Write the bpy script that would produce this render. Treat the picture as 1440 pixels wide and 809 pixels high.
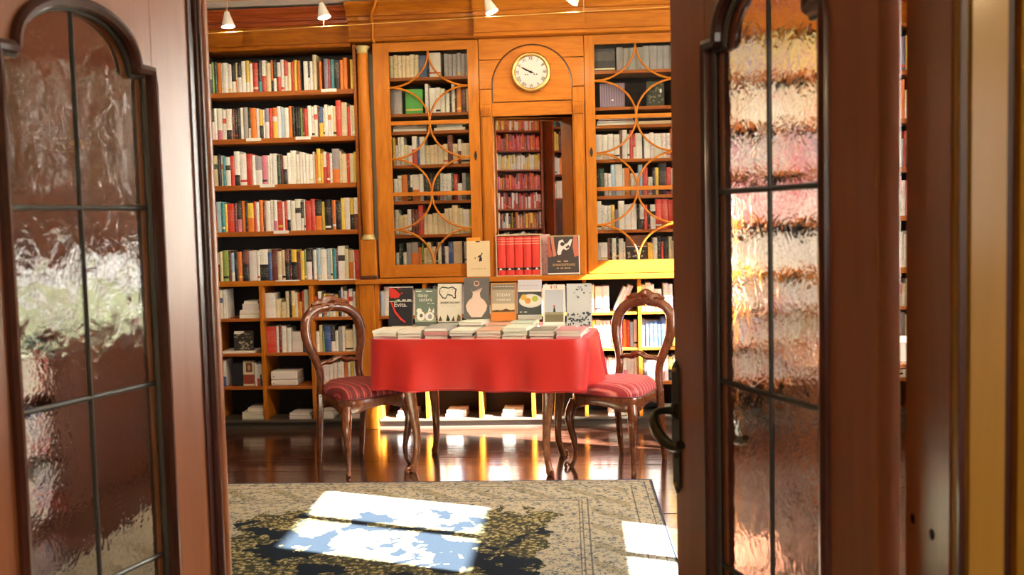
import bpy, bmesh, math, random
from mathutils import Vector, Matrix
random.seed(7)
for o in list(bpy.data.objects): bpy.data.objects.remove(o)
S = bpy.context.scene
COL = S.collection
PI = math.pi
def R(a): return math.radians(a)

# ---------------------------------------------------------------- camera
cam_data = bpy.data.cameras.new('camera'); cam = bpy.data.objects.new('camera', cam_data); COL.objects.link(cam)
yaw, pitch, roll = -.06903, -.06705, .02479
fw = Vector((math.sin(yaw)*math.cos(pitch), math.cos(yaw)*math.cos(pitch), math.sin(pitch)))
rt = Vector((math.cos(yaw), -math.sin(yaw), 0)); dn = fw.cross(rt)
r2 = rt*math.cos(roll)+dn*math.sin(roll); d2 = -rt*math.sin(roll)+dn*math.cos(roll)
M = Matrix((( r2.x, -d2.x, -fw.x, 0), (r2.y, -d2.y, -fw.y, 0), (r2.z, -d2.z, -fw.z, 1.45), (0, 0, 0, 1)))
cam.matrix_world = M
cam_data.sensor_width = 36; cam_data.lens = 35.0; cam_data.clip_start = .05; cam_data.clip_end = 200
cam_data.dof.use_dof = True; cam_data.dof.focus_distance = 6.0; cam_data.dof.aperture_fstop = 6.3
S.camera = cam
# ---------------------------------------------------------------- world, sun, exposure
W = bpy.data.worlds.new('world'); S.world = W; W.use_nodes = True
bg = W.node_tree.nodes['Background']; bg.inputs[0].default_value = (1.0, .96, .90, 1); bg.inputs[1].default_value = 9.0
sun_d = bpy.data.lights.new('sun', 'SUN'); sun_d.energy = 120; sun_d.angle = R(.5); sun_d.color = (1, .97, .92)
sun = bpy.data.objects.new('sun', sun_d); COL.objects.link(sun)
SUN_DIR = Vector((-1, .36, -.6)); sun.rotation_euler = SUN_DIR.to_track_quat('-Z', 'Y').to_euler(); sun.location = (8, 0, 6)
def portal(name, loc, rot, sx, sy):
    d = bpy.data.lights.new(name, 'AREA'); d.shape = 'RECTANGLE'; d.size = sx; d.size_y = sy
    d.cycles.is_portal = True
    o = bpy.data.objects.new(name, d); COL.objects.link(o); o.location = loc; o.rotation_euler = rot
XR, XL, YB, YF, ZC = 2.30, -2.95, 7.28, 1.47, 2.962       # far room
WIN1 = (2.90, 3.96, .85, 2.32); WIN2 = (5.45, 6.55, .75, 2.52); ADDED_WIN = (4.05, 5.0, 1.1, 2.5)
NWIN = (.75, 1.7, 1.2, 2.2)                              # added light window, near room, rear wall (x0, x1, z0, z1)
for nm, (a, b, c, d) in (('daylight_portal_1', WIN1), ('daylight_portal_2', WIN2), ('daylight_portal_4', ADDED_WIN)):
    portal(nm, (XR+.15, (a+b)/2, (c+d)/2), (0, R(90), 0), d-c, b-a)
portal('daylight_portal_3', ((NWIN[0]+NWIN[1])/2, -3.24, (NWIN[2]+NWIN[3])/2), (R(90), 0, 0), NWIN[1]-NWIN[0], NWIN[3]-NWIN[2])
S.view_settings.view_transform = 'Standard'; S.view_settings.look = 'None'
S.view_settings.exposure = 0.6; S.view_settings.gamma = 1; S.view_settings.use_curve_mapping = False

# ---------------------------------------------------------------- materials
def nt_new(name):
    m = bpy.data.materials.new(name); m.use_nodes = True; n = m.node_tree; b = n.nodes['Principled BSDF']
    return m, n, b
def lk(n, a, b): n.links.new(a, b)
def plain(name, col, rough=.5, metal=0., coat=0., spec=.5, sheen=0.):
    m, n, b = nt_new(name)
    b.inputs['Base Color'].default_value = (*col, 1); b.inputs['Roughness'].default_value = rough
    b.inputs['Metallic'].default_value = metal; b.inputs['Coat Weight'].default_value = coat
    b.inputs['Specular IOR Level'].default_value = spec; b.inputs['Sheen Weight'].default_value = sheen
    t = n.nodes.new('ShaderNodeTexNoise'); t.inputs['Scale'].default_value = 60; t.inputs['Detail'].default_value = 3
    r = n.nodes.new('ShaderNodeMixRGB'); r.blend_type = 'MULTIPLY'; r.inputs[0].default_value = .25
    r.inputs[1].default_value = (*col, 1); lk(n, t.outputs['Color'], r.inputs[2])
    h = n.nodes.new('ShaderNodeHueSaturation'); h.inputs['Value'].default_value = 1.14; lk(n, r.outputs[0], h.inputs['Color'])
    bw = n.nodes.new('ShaderNodeRGBToBW'); lk(n, t.outputs['Color'], bw.inputs[0]); lk(n, bw.outputs[0], r.inputs[2])
    lk(n, h.outputs[0], b.inputs['Base Color'])
    return m
def wood(name, c1, c2, rough=.35, stretch=(1, 12, 12), scale=3., coat=.3, bump=.02, rnd=0.):
    m, n, b = nt_new(name)
    tc = n.nodes.new('ShaderNodeTexCoord'); mp = n.nodes.new('ShaderNodeMapping'); mp.inputs['Scale'].default_value = stretch
    lk(n, tc.outputs['Object'], mp.inputs['Vector'])
    oi = n.nodes.new('ShaderNodeObjectInfo'); off = n.nodes.new('ShaderNodeVectorMath'); off.operation = 'SCALE'
    off.inputs[0].default_value = (37, 17, 53); lk(n, oi.outputs['Random'], off.inputs['Scale']); lk(n, off.outputs[0], mp.inputs['Location'])
    t = n.nodes.new('ShaderNodeTexNoise'); t.inputs['Scale'].default_value = scale; t.inputs['Detail'].default_value = 6
    t.inputs['Roughness'].default_value = .62; t.inputs['Distortion'].default_value = .6
    lk(n, mp.outputs[0], t.inputs['Vector'])
    cr = n.nodes.new('ShaderNodeValToRGB'); cr.color_ramp.elements[0].position = .32; cr.color_ramp.elements[1].position = .68
    cr.color_ramp.elements[0].color = (*c2, 1); cr.color_ramp.elements[1].color = (*c1, 1)
    lk(n, t.outputs['Fac'], cr.inputs[0])
    src = cr.outputs[0]
    if rnd:
        hs = n.nodes.new('ShaderNodeHueSaturation'); ma = n.nodes.new('ShaderNodeMapRange')
        ma.inputs['To Min'].default_value = 1-rnd; ma.inputs['To Max'].default_value = 1+rnd
        lk(n, oi.outputs['Random'], ma.inputs['Value']); lk(n, ma.outputs[0], hs.inputs['Value']); lk(n, src, hs.inputs['Color']); src = hs.outputs[0]
    lk(n, src, b.inputs['Base Color'])
    b.inputs['Roughness'].default_value = rough; b.inputs['Coat Weight'].default_value = coat; b.inputs['Coat Roughness'].default_value = .15
    bp = n.nodes.new('ShaderNodeBump'); bp.inputs['Strength'].default_value = bump*10; bp.inputs['Distance'].default_value = .002
    lk(n, t.outputs['Fac'], bp.inputs['Height']); lk(n, bp.outputs[0], b.inputs['Normal'])
    return m
MT = {}
MT['case'] = wood('honey_oak', (.50, .168, .012), (.36, .106, .007), .5, (10, 10, 1.2), 4, coat=.08)
MT['case_h'] = wood('honey_oak_horizontal', (.50, .168, .012), (.36, .106, .007), .5, (1.2, 10, 10), 4, coat=.08)
MT['frieze'] = wood('honey_oak_frieze_dim', (.42, .130, .004), (.25, .062, .003), .5, (1.2, 8, 8), 4, coat=.08)  # honey oak darkened, weaker light put into the colour
MT['shelf'] = wood('shelf_oak', (.42, .13, .02), (.28, .075, .012), .42, (1, 12, 12), 4)
MT['red_case'] = wood('red_mahogany', (.36, .075, .018), (.2, .035, .01), .32, (1.2, 10, 10), 4)  # wood of the mirrored cases; on the crowns, weaker light put into colour
for q in ('case', 'case_h', 'frieze', 'shelf', 'red_case'):
    MT[q].node_tree.nodes['Principled BSDF'].inputs['Specular IOR Level'].default_value = .18; MT[q].node_tree.nodes['Principled BSDF'].inputs['Coat Weight'].default_value = .04
MT['inner'] = plain('dark_stained_interior', (.014, .012, .014), .7)  # near-black for case backs, side linings and subfloor
MT['plinth'] = plain('dark_plinth_paint', (.085, .07, .055), .35)
MT['door'] = wood('varnished_door_wood', (.48, .165, .055), (.39, .125, .038), .33, (9, 9, .8), 3, coat=1.)
MT['door'].node_tree.nodes['Principled BSDF'].inputs['Coat Roughness'].default_value = .3
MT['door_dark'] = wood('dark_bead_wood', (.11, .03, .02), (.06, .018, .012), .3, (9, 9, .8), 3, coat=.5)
MT['ochre'] = wood('ochre_painted_casing', (.64, .35, .04), (.56, .29, .03), .42, (6, 6, .5), 2, coat=.2)
MT['chair'] = wood('polished_walnut', (.21, .062, .02), (.075, .02, .01), .22, (6, 6, 3), 8, coat=.6)
MT['table'] = wood('polished_cherry', (.33, .12, .04), (.17, .05, .018), .24, (6, 6, 2), 8, coat=.5)
MT['plank'] = wood('polished_red_plank', (.12, .045, .026), (.05, .019, .012), .12, (1, 14, 14), 3, coat=.8, bump=.03, rnd=.35)
def streak(m):
    n = m.node_tree; b = n.nodes['Principled BSDF']; tc = n.nodes.new('ShaderNodeTexCoord'); mp = n.nodes.new('ShaderNodeMapping'); mp.inputs['Scale'].default_value = (.7, 42, 1)
    g = n.nodes.new('ShaderNodeNewGeometry'); lk(n, g.outputs['Position'], mp.inputs['Vector'])
    t = n.nodes.new('ShaderNodeTexNoise'); t.inputs['Scale'].default_value = 1.; t.inputs['Detail'].default_value = 3; lk(n, mp.outputs[0], t.inputs['Vector'])
    bp = n.nodes.new('ShaderNodeBump'); bp.inputs['Strength'].default_value = 1.; bp.inputs['Distance'].default_value = .0009; lk(n, t.outputs['Fac'], bp.inputs['Height'])
    old = b.inputs['Normal'].links[0].from_socket; lk(n, old, bp.inputs['Normal']); lk(n, bp.outputs[0], b.inputs['Normal']); lk(n, bp.outputs[0], b.inputs['Coat Normal'])
streak(MT['plank'])
MT['plank_n'] = wood('plain_floor_board', (.25, .11, .05), (.15, .06, .03), .3, (14, 1, 14), 3)
MT['plaster'] = plain('cream_plaster', (.66, .58, .44), .85)
MT['terra'] = plain('dark_terracotta_wall_paint', (.24, .11, .065), .85)
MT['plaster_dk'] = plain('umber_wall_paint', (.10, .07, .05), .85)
MT['plaster_near'] = plain('ochre_plaster', (.55, .40, .20), .85)
MT['ceil'] = plain('off_white_ceiling', (.72, .71, .66), .9)
MT['came'] = plain('grey_lead_came', (.13, .13, .12), .38, .7)
MT['bronze'] = plain('aged_bronze', (.07, .06, .035), .3, .85)
MT['brass'] = plain('polished_brass', (.62, .42, .14), .28, .9)
MT['gilt'] = plain('dull_gilt', (.55, .44, .2), .45, .4)
MT['iron'] = plain('blackened_iron', (.02, .017, .014), .45, .4)
MT['white'] = plain('white_enamel', (.85, .82, .78), .35)
MT['shade'] = plain('frosted_white_shade', (.88, .86, .84), .45)
MT['card'] = plain('white_card', (.85, .83, .78), .7)
MT['paper'] = plain('page_paper', (.86, .82, .74), .8)
MT['black'] = plain('black_ink', (.008, .008, .009), .5)
MT['dial'] = plain('silvered_dial', (.56, .51, .50), .5)
MT['wire'] = plain('golden_cable', (.75, .45, .14), .35, .6)
MT['screw'] = plain('dark_hole', (.015, .012, .01), .8)
MT['ground'] = plain('garden_ground', (.12, .15, .05), .9)
MT['leaf'] = plain('hedge_leaf', (.03, .055, .012), .6)
MT['bark'] = plain('tree_bark', (.09, .06, .04), .9)
MT['green_light'] = plain('fresh_green_light', (.16, .32, .05), .6)
def P(name, col, rough=.45, **k):
    if name not in MT: MT[name] = plain(name, col, rough, **k)
    return MT[name]

# books : colour attribute, lettering zones where alpha < .5
def mk_book():
    m, n, b = nt_new('book_cover_print')
    a = n.nodes.new('ShaderNodeAttribute'); a.attribute_name = 'Col'
    tc = n.nodes.new('ShaderNodeTexCoord'); mp = n.nodes.new('ShaderNodeMapping'); mp.inputs['Scale'].default_value = (260, 20, 170)
    lk(n, tc.outputs['Object'], mp.inputs['Vector'])
    t = n.nodes.new('ShaderNodeTexNoise'); t.inputs['Scale'].default_value = 1.; t.inputs['Detail'].default_value = 2; lk(n, mp.outputs[0], t.inputs['Vector'])
    gt = n.nodes.new('ShaderNodeMath'); gt.operation = 'GREATER_THAN'; gt.inputs[1].default_value = .59; lk(n, t.outputs['Fac'], gt.inputs[0])
    inv = n.nodes.new('ShaderNodeMath'); inv.operation = 'SUBTRACT'; inv.inputs[0].default_value = 1; lk(n, a.outputs['Alpha'], inv.inputs[1])
    mu = n.nodes.new('ShaderNodeMath'); mu.operation = 'MULTIPLY'; lk(n, gt.outputs[0], mu.inputs[0]); lk(n, inv.outputs[0], mu.inputs[1])
    hf = n.nodes.new('ShaderNodeMath'); hf.operation = 'MULTIPLY'; hf.inputs[1].default_value = .55; lk(n, mu.outputs[0], hf.inputs[0])
    bw = n.nodes.new('ShaderNodeRGBToBW'); lk(n, a.outputs['Color'], bw.inputs[0])
    lt = n.nodes.new('ShaderNodeMath'); lt.operation = 'LESS_THAN'; lt.inputs[1].default_value = .22; lk(n, bw.outputs[0], lt.inputs[0])
    ink = n.nodes.new('ShaderNodeMixRGB'); ink.inputs[1].default_value = (.02, .018, .02, 1); ink.inputs[2].default_value = (.78, .72, .6, 1); lk(n, lt.outputs[0], ink.inputs[0])
    mx = n.nodes.new('ShaderNodeMixRGB'); lk(n, hf.outputs[0], mx.inputs[0]); lk(n, a.outputs['Color'], mx.inputs[1]); lk(n, ink.outputs[0], mx.inputs[2])
    lk(n, mx.outputs[0], b.inputs['Base Color']); b.inputs['Roughness'].default_value = .42
    return m
MT['book'] = mk_book()
def mk_clear(name, tint=(1, 1, 1)):
    m = bpy.data.materials.new(name); m.use_nodes = True; n = m.node_tree; n.nodes.clear()
    o = n.nodes.new('ShaderNodeOutputMaterial'); mx = n.nodes.new('ShaderNodeMixShader'); tr = n.nodes.new('ShaderNodeBsdfTransparent'); gl = n.nodes.new('ShaderNodeBsdfGlossy')
    fr = n.nodes.new('ShaderNodeFresnel'); fr.inputs[0].default_value = 1.5; gl.inputs['Roughness'].default_value = .01
    tr.inputs[0].default_value = (*tint, 1)
    lk(n, fr.outputs[0], mx.inputs[0]); lk(n, tr.outputs[0], mx.inputs[1]); lk(n, gl.outputs[0], mx.inputs[2]); lk(n, mx.outputs[0], o.inputs[0])
    return m
MT['pane'] = mk_clear('clear_window_glass', (.97, .98, .97))
MT['pane_thin'] = mk_clear('thin_cabinet_glass', (.98, .98, .97)); MT['pane_thin'].node_tree.nodes['Fresnel'].inputs[0].default_value = 1.3
def mk_ripple():
    m, n, b = nt_new('rippled_antique_glass')
    b.inputs['Base Color'].default_value = (.97, .96, .93, 1); b.inputs['Transmission Weight'].default_value = 1; b.inputs['Roughness'].default_value = .0; b.inputs['IOR'].default_value = 1.42
    tc = n.nodes.new('ShaderNodeTexCoord'); mp = n.nodes.new('ShaderNodeMapping'); mp.inputs['Scale'].default_value = (1, 1, .8)
    lk(n, tc.outputs['Object'], mp.inputs['Vector'])
    t = n.nodes.new('ShaderNodeTexNoise'); t.inputs['Scale'].default_value = 22; t.inputs['Detail'].default_value = 3.5; t.inputs['Roughness'].default_value = .55; t.inputs['Distortion'].default_value = .4
    lk(n, mp.outputs[0], t.inputs['Vector'])
    bp = n.nodes.new('ShaderNodeBump'); bp.inputs['Strength'].default_value = 1.; bp.inputs['Distance'].default_value = .0013
    lk(n, t.outputs['Fac'], bp.inputs['Height']); lk(n, bp.outputs[0], b.inputs['Normal'])
    return m
MT['ripple'] = mk_ripple()
def mk_mirror():
    m, n, b = nt_new('mirror_silver'); b.inputs['Base Color'].default_value = (.86, .83, .80, 1); b.inputs['Metallic'].default_value = 1; b.inputs['Roughness'].default_value = .015
    return m
MT['mirror'] = mk_mirror()
def mk_cloth():
    m, n, b = nt_new('red_table_cloth'); b.inputs['Base Color'].default_value = (.46, .014, .006, 1); b.inputs['Roughness'].default_value = .42
    b.inputs['Sheen Weight'].default_value = .35; b.inputs['Sheen Tint'].default_value = (1, .25, .4, 1)
    t = n.nodes.new('ShaderNodeTexNoise'); t.inputs['Scale'].default_value = 420
    bp = n.nodes.new('ShaderNodeBump'); bp.inputs['Strength'].default_value = .25; bp.inputs['Distance'].default_value = .001; lk(n, t.outputs['Fac'], bp.inputs['Height']); lk(n, bp.outputs[0], b.inputs['Normal'])
    return m
MT['cloth'] = mk_cloth()
def mk_velvet(name, axis, c1, c2):
    m, n, b = nt_new(name); tc = n.nodes.new('ShaderNodeTexCoord'); sp = n.nodes.new('ShaderNodeSeparateXYZ'); lk(n, tc.outputs['Object'], sp.inputs[0])
    f = n.nodes.new('ShaderNodeMath'); f.operation = 'MULTIPLY'; f.inputs[1].default_value = 1/.042; lk(n, sp.outputs[axis], f.inputs[0])
    fr = n.nodes.new('ShaderNodeMath'); fr.operation = 'FRACT'; lk(n, f.outputs[0], fr.inputs[0])
    cr = n.nodes.new('ShaderNodeValToRGB'); e = cr.color_ramp.elements
    e[0].position = 0; e[0].color = (*c1, 1); e[1].position = 1; e[1].color = (*c1, 1)
    for p, c in ((.42, c1), (.52, c2), (.62, c2), (.7, c1), (.8, c1), (.84, c2), (.9, c1)):
        q = e.new(p); q.color = (*c, 1)
    lk(n, fr.outputs[0], cr.inputs[0]); lk(n, cr.outputs[0], b.inputs['Base Color'])
    b.inputs['Roughness'].default_value = .6; b.inputs['Sheen Weight'].default_value = .2 if axis == 1 else .5; b.inputs['Sheen Tint'].default_value = (1, .35, .4, 1)
    return m
MT['velvet_x'] = mk_velvet('striped_velvet_lengthwise_dim', 1, (.12, .005, .008), (.50, .07, .05))  # darker copy of the seat velvet, shade put into the colour
MT['velvet_y'] = mk_velvet('striped_velvet_crosswise_lit', 0, (.30, .01, .02), (.72, .22, .20))  # paler copy of the seat velvet, sunlight put into the colour

# ---------------------------------------------------------------- mesh builder
class MB:
    def __init__(s): s.v = []; s.f = []; s.c = []; s.m = []; s.col = (1, 1, 1, 1); s.mi = 0
    def vert(s, p): s.v.append(tuple(p)); return len(s.v)-1
    def face(s, ids, col=None): s.f.append(tuple(ids)); s.c.append(col or s.col); s.m.append(s.mi)
    def quad(s, *pts): s.face([s.vert(p) for p in pts])
    def box(s, x0, x1, y0, y1, z0, z1, T=None):
        P_ = [Vector((x, y, z)) for z in (z0, z1) for y in (y0, y1) for x in (x0, x1)]
        if T is not None: P_ = [T @ p for p in P_]
        i = [s.vert(p) for p in P_]
        for q in ((0, 2, 3, 1), (4, 5, 7, 6), (0, 1, 5, 4), (2, 6, 7, 3), (0, 4, 6, 2), (1, 3, 7, 5)): s.face([i[k] for k in q])
        return s
    def extrude(s, pts, d, T=None):      # closed 3-D polygon pts, moved along vector d
        n = len(pts); d = Vector(d); A = [Vector(p) for p in pts]; B = [p+d for p in A]
        if T is not None: A = [T @ p for p in A]; B = [T @ p for p in B]
        a = [s.vert(p) for p in A]; b = [s.vert(p) for p in B]
        s.face(a[::-1]); s.face(b)
        for k in range(n): s.face((a[k], a[(k+1) % n], b[(k+1) % n], b[k]))
        return s
    def rings(s, rs, closed=True, cap=True):
        idx = [[s.vert(p) for p in r] for r in rs]; n = len(rs[0])
        for a, b in zip(idx, idx[1:]):
            for k in range(n if closed else n-1): s.face((a[k], a[(k+1) % n], b[(k+1) % n], b[k]))
        if cap and closed: s.face(idx[0][::-1]); s.face(idx[-1])
        return s
    def lathe(s, prof, c=(0, 0, 0), n=20, T=None, axis='z'):
        rs = []
        for r, h in prof:
            ring = []
            for k in range(n):
                a = 2*PI*k/n; p = Vector((r*math.cos(a), r*math.sin(a), h))
                if axis == 'y': p = Vector((p.x, -p.z, p.y))
                p = p+Vector(c)
                ring.append(T @ p if T is not None else p)
            rs.append(ring)
        return s.rings(rs)
    def tube(s, path, rad, n=8, closed=False, squash=1., T=None):
        path = [Vector(p) for p in path]; m = len(path)
        if not isinstance(rad, (list, tuple)): rad = [rad]*m
        rs = []; up = None
        for k in range(m):
            a = path[(k-1) % m] if (closed or k > 0) else path[0]; b = path[(k+1) % m] if (closed or k < m-1) else path[-1]
            t = (b-a).normalized()
            if up is None: up = Vector((0, 0, 1)) if abs(t.z) < .9 else Vector((1, 0, 0))
            x = up.cross(t)
            if x.length < 1e-5: x = Vector((1, 0, 0)).cross(t)
            x.normalize(); y = t.cross(x); up = y
            r = rad[k]; ring = [path[k]+x*(r*math.cos(2*PI*j/n))+y*(r*squash*math.sin(2*PI*j/n)) for j in range(n)]
            rs.append([T @ p for p in ring] if T is not None else ring)
        if closed: rs.append(rs[0]); return s.rings(rs, cap=False)
        return s.rings(rs)
    def build(s, name, mat, parent=None, smooth=False, bevel=0., colors=False, seg=1):
        me = bpy.data.meshes.new(name); me.from_pydata(s.v, [], s.f)
        mats = mat if isinstance(mat, (list, tuple)) else [mat]
        for m in mats: me.materials.append(m)
        if len(mats) > 1: me.polygons.foreach_set('material_index', s.m)
        if colors:
            at = me.color_attributes.new('Col', 'FLOAT_COLOR', 'CORNER'); buf = []
            for f, c in zip(s.f, s.c): buf += list(c)*len(f)
            at.data.foreach_set('color', buf)
        if not colors:
            bm = bmesh.new(); bm.from_mesh(me); bmesh.ops.remove_doubles(bm, verts=bm.verts, dist=1e-6) if smooth else None
            bmesh.ops.recalc_face_normals(bm, faces=bm.faces); bm.to_mesh(me); bm.free()
        if smooth:
            for p in me.polygons: p.use_smooth = True
            try: me.set_sharp_from_angle(angle=R(42))
            except Exception: pass
        me.update()
        o = bpy.data.objects.new(name, me); COL.objects.link(o)
        if parent: o.parent = parent
        if bevel:
            b = o.modifiers.new('bevel', 'BEVEL'); b.width = bevel; b.segments = seg; b.limit_method = 'ANGLE'; b.angle_limit = R(40)
        return o
def tag(o, label, cat, group=None):
    o['label'] = label; o['category'] = cat
    if group: o['group'] = group
    return o
def thing(name, label, cat, loc=(0, 0, 0), rz=0., group=None):
    o = bpy.data.objects.new(name, None); COL.objects.link(o); o.empty_display_size = .1; o.location = loc; o.rotation_euler = (0, 0, rz)
    return tag(o, label, cat, group)
def struct(o): o['kind'] = 'structure'; return o
def box(name, mat, parent, x0, x1, y0, y1, z0, z1, bevel=0.):
    return MB().box(x0, x1, y0, y1, z0, z1).build(name, mat, parent, bevel=bevel)
def copy_tree(o, parent=None):
    c = o.copy(); COL.objects.link(c); c.parent = parent
    for ch in list(o.children): copy_tree(ch, c)
    return c
def text_mesh(name, body, size, mat, parent, T, extrude=.0004, align='CENTER', sx=1.):
    cu = bpy.data.curves.new(name, 'FONT'); cu.body = body; cu.size = size; cu.extrude = extrude; cu.align_x = align; cu.align_y = 'CENTER'; cu.resolution_u = 2
    t = bpy.data.objects.new(name, cu); COL.objects.link(t)
    me = bpy.data.meshes.new_from_object(t.evaluated_get(bpy.context.evaluated_depsgraph_get()))
    bpy.data.objects.remove(t); bpy.data.curves.remove(cu)
    me.transform(T @ Matrix.Diagonal((sx, 1, 1, 1))); me.materials.clear(); me.materials.append(mat); me.name = name
    o = bpy.data.objects.new(name, me); COL.objects.link(o); o.parent = parent
    return o
ORD = ['first', 'second', 'third', 'fourth', 'fifth', 'sixth', 'seventh', 'eighth', 'ninth', 'tenth', 'eleventh', 'twelfth', 'thirteenth', 'fourteenth', 'fifteenth', 'sixteenth', 'seventeenth', 'eighteenth', 'nineteenth']
TENS = {20: ('twentieth', 'twenty'), 30: ('thirtieth', 'thirty'), 40: ('fortieth', 'forty'), 50: ('fiftieth', 'fifty')}
def ordinal(n):
    if n < 20: return ORD[n-1]
    t = n//10*10
    return TENS[t][0] if n == t else TENS[t][1]+'-'+ORD[n-t-1]

# ================================================================ THE SETTING
def wall_with_holes(name, mat, axis, p0, p1, a0, a1, z0, z1, holes):
    """wall slab between planes p0..p1 of axis ('x' or 'y'), spanning a0..a1, with rectangular holes (a,b,zlo,zhi)"""
    mb = MB()
    def put(a, b, lo, hi):
        if b-a < 1e-4 or hi-lo < 1e-4: return
        mb.box(p0, p1, a, b, lo, hi) if axis == 'x' else mb.box(a, b, p0, p1, lo, hi)
    cur = a0
    for (a, b, lo, hi) in sorted(holes):
        put(cur, a, z0, z1); put(a, b, z0, lo); put(a, b, hi, z1); cur = b
    put(cur, a1, z0, z1)
    return struct(mb.build(name, mat))
fl = struct(MB().box(XL, XR, 1.30, YB, -.08, -.022).build('floor', MT['inner']))
rows = 0; y = 1.31
plank_len = [1.45, 1.9, 2.3]
pm = {}
for L in plank_len: pm[L] = MB().box(0, L-.002, 0, .1085, -.02, 0).build('plank', MT['plank'], fl)
used = set()
while y < YB-.05:
    x = XL; k0 = random.random()
    first = True
    while x < XR-.01:
        L = random.choice(plank_len)
        if first: x = XL-random.uniform(0, .9); first = False
        o = pm[L]
        if L in used: o = pm[L].copy(); COL.objects.link(o)
        used.add(L); o.location = (x, y, 0); o.scale.x = 1; o.rotation_euler.x = R(random.uniform(-.34, .34)); o.rotation_euler.y = R(random.uniform(-.04, .04))
        if x < XL: o.scale.x = (x+L-XL)/L; o.location.x = XL
        if x+L > XR: o.scale.x = (XR-x)/L
        x += L
    y += .11
struct(MB().box(-2.6, 1.9, -3.0, 1.30, -.08, -.001).build('floor', MT['plank_n']))
struct(MB().box(XL-.1, XR+.12, 1.3, YB+.1, ZC, ZC+.1).build('ceiling', MT['ceil']))
struct(MB().box(-2.9, 2.1, -3.2, 1.3, ZC, ZC+.1).build('ceiling', MT['ceil']))
struct(MB().box(XL-.1, XL, 1.3, YB+.1, -.08, ZC).build('wall_left', MT['plaster']))
struct(MB().box(XL, XR, YB, YB+.1, -.08, ZC).build('wall_back', MT['plaster']))
wall_with_holes('wall_right', MT['terra'], 'x', XR, XR+.12, 1.3, YB+.1, -.08, ZC, [WIN1, WIN2, ADDED_WIN])
wall_with_holes('wall_front', MT['plaster'], 'y', 1.42, 1.47, XL, XR, -.02, ZC, [(-1.10, .49, -.02, 2.42)])
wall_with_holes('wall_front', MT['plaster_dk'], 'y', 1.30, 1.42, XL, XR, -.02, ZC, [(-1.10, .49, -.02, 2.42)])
struct(MB().box(-2.9, -2.6, -3.0, 1.3, -.08, ZC).build('wall_near_left', MT['plaster_near']))
struct(MB().box(1.9, 2.1, -3.0, 1.3, -.08, ZC).build('wall_near_right', MT['plaster_near']))
wall_with_holes('wall_near_back', MT['plaster_near'], 'y', -3.2, -3.0, -2.9, 2.1, -.08, ZC, [NWIN])
struct(MB().box(2.43, 30, -20, 25, -.6, -.5).build('ground', MT['ground']))
struct(MB().box(-30, 2.42, -20, -3.21, -.6, -.5).build('ground', MT['ground']))

# windows (frames, added sun-blocking transom, glazing bars, panes)
wn = 0
def window(xa, xb, w, transom=None, cols=2, inward=-1):
    global wn; wn += 1
    y0, y1, z0, z1 = w; xm = min(xa, xb)+.05 if inward < 0 else max(xa, xb)-.06
    fr = MB(); t = .06
    fr.box(xm-.03, xm+.03, y0, y0+t, z0, z1); fr.box(xm-.03, xm+.03, y1-t, y1, z0, z1)
    fr.box(xm-.03, xm+.03, y0, y1, z0, z0+t); fr.box(xm-.03, xm+.03, y0, y1, z1-t, z1)
    f = struct(fr.build('window_%d' % wn, MT['white'], bevel=.004))
    zs = [z0+t, z1-t]
    if transom:
        box('transom_panel', MT['white'], f, xm-.025, xm+.025, y0+t, y1-t, transom[0], transom[1]); zs = [z0+t, transom[0], transom[1], z1-t]  # opaque panel added to keep the sun off part of the rug
    for k in range(1, cols):
        yy = y0+(y1-y0)*k/cols; box('mullion', MT['white'], f, xm-.025, xm+.025, yy-.025, yy+.025, z0+t, z1-t)
    ys = [y0+t]+[y0+(y1-y0)*k/cols for k in range(1, cols)]+[y1-t]
    for a, b in zip(ys, ys[1:]):
        for k in range(0, len(zs), 2): box('pane', MT['pane'], f, xm-.004, xm+.004, a, b, zs[k], zs[k+1])
    box('window_sill', MT['white'], f, min(xa, xb)-(.04 if inward < 0 else 0), max(xa, xb)+(.04 if inward > 0 else 0), y0-.03, y1+.03, z0-.03, z0-.0005, .006)
    return f
window(XR, XR+.12, WIN1, (1.32, 1.70), 2); window(XR, XR+.12, WIN2, None, 1); w3 = window(XR, XR+.12, ADDED_WIN, None, 2)  # first transom and third window are added to shape sun and sheen
def mk_net():
    m = bpy.data.materials.new('added_white_net'); m.use_nodes = True; n = m.node_tree; n.nodes.clear()
    o = n.nodes.new('ShaderNodeOutputMaterial'); mx = n.nodes.new('ShaderNodeMixShader'); a = n.nodes.new('ShaderNodeBsdfTranslucent'); b = n.nodes.new('ShaderNodeBsdfDiffuse')
    a.inputs[0].default_value = (.92, .88, .85, 1); b.inputs[0].default_value = (.8, .78, .74, 1); mx.inputs[0].default_value = .3
    t = n.nodes.new('ShaderNodeTexNoise'); t.inputs['Scale'].default_value = 200
    bp = n.nodes.new('ShaderNodeBump'); bp.inputs['Strength'].default_value = .1; lk(n, t.outputs['Fac'], bp.inputs['Height']); lk(n, bp.outputs[0], b.inputs['Normal'])
    lk(n, a.outputs[0], mx.inputs[1]); lk(n, b.outputs[0], mx.inputs[2]); lk(n, mx.outputs[0], o.inputs[0]); return m
cu = MB(); N_ = 60
cu.rings([[(XR-.03+.012*math.sin(k*1.3), ADDED_WIN[0]-.04+(ADDED_WIN[1]-ADDED_WIN[0]+.08)*k/N_, z) for k in range(N_+1)] for z in (1.05, 2.55)], closed=False)
cu = cu.build('added_net', mk_net(), None, smooth=True); tag(cu, 'added white net curtain gathered over the added middle window of the right wall', 'curtain')  # unseen net, added as a soft glow for the left door's sheen
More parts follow.
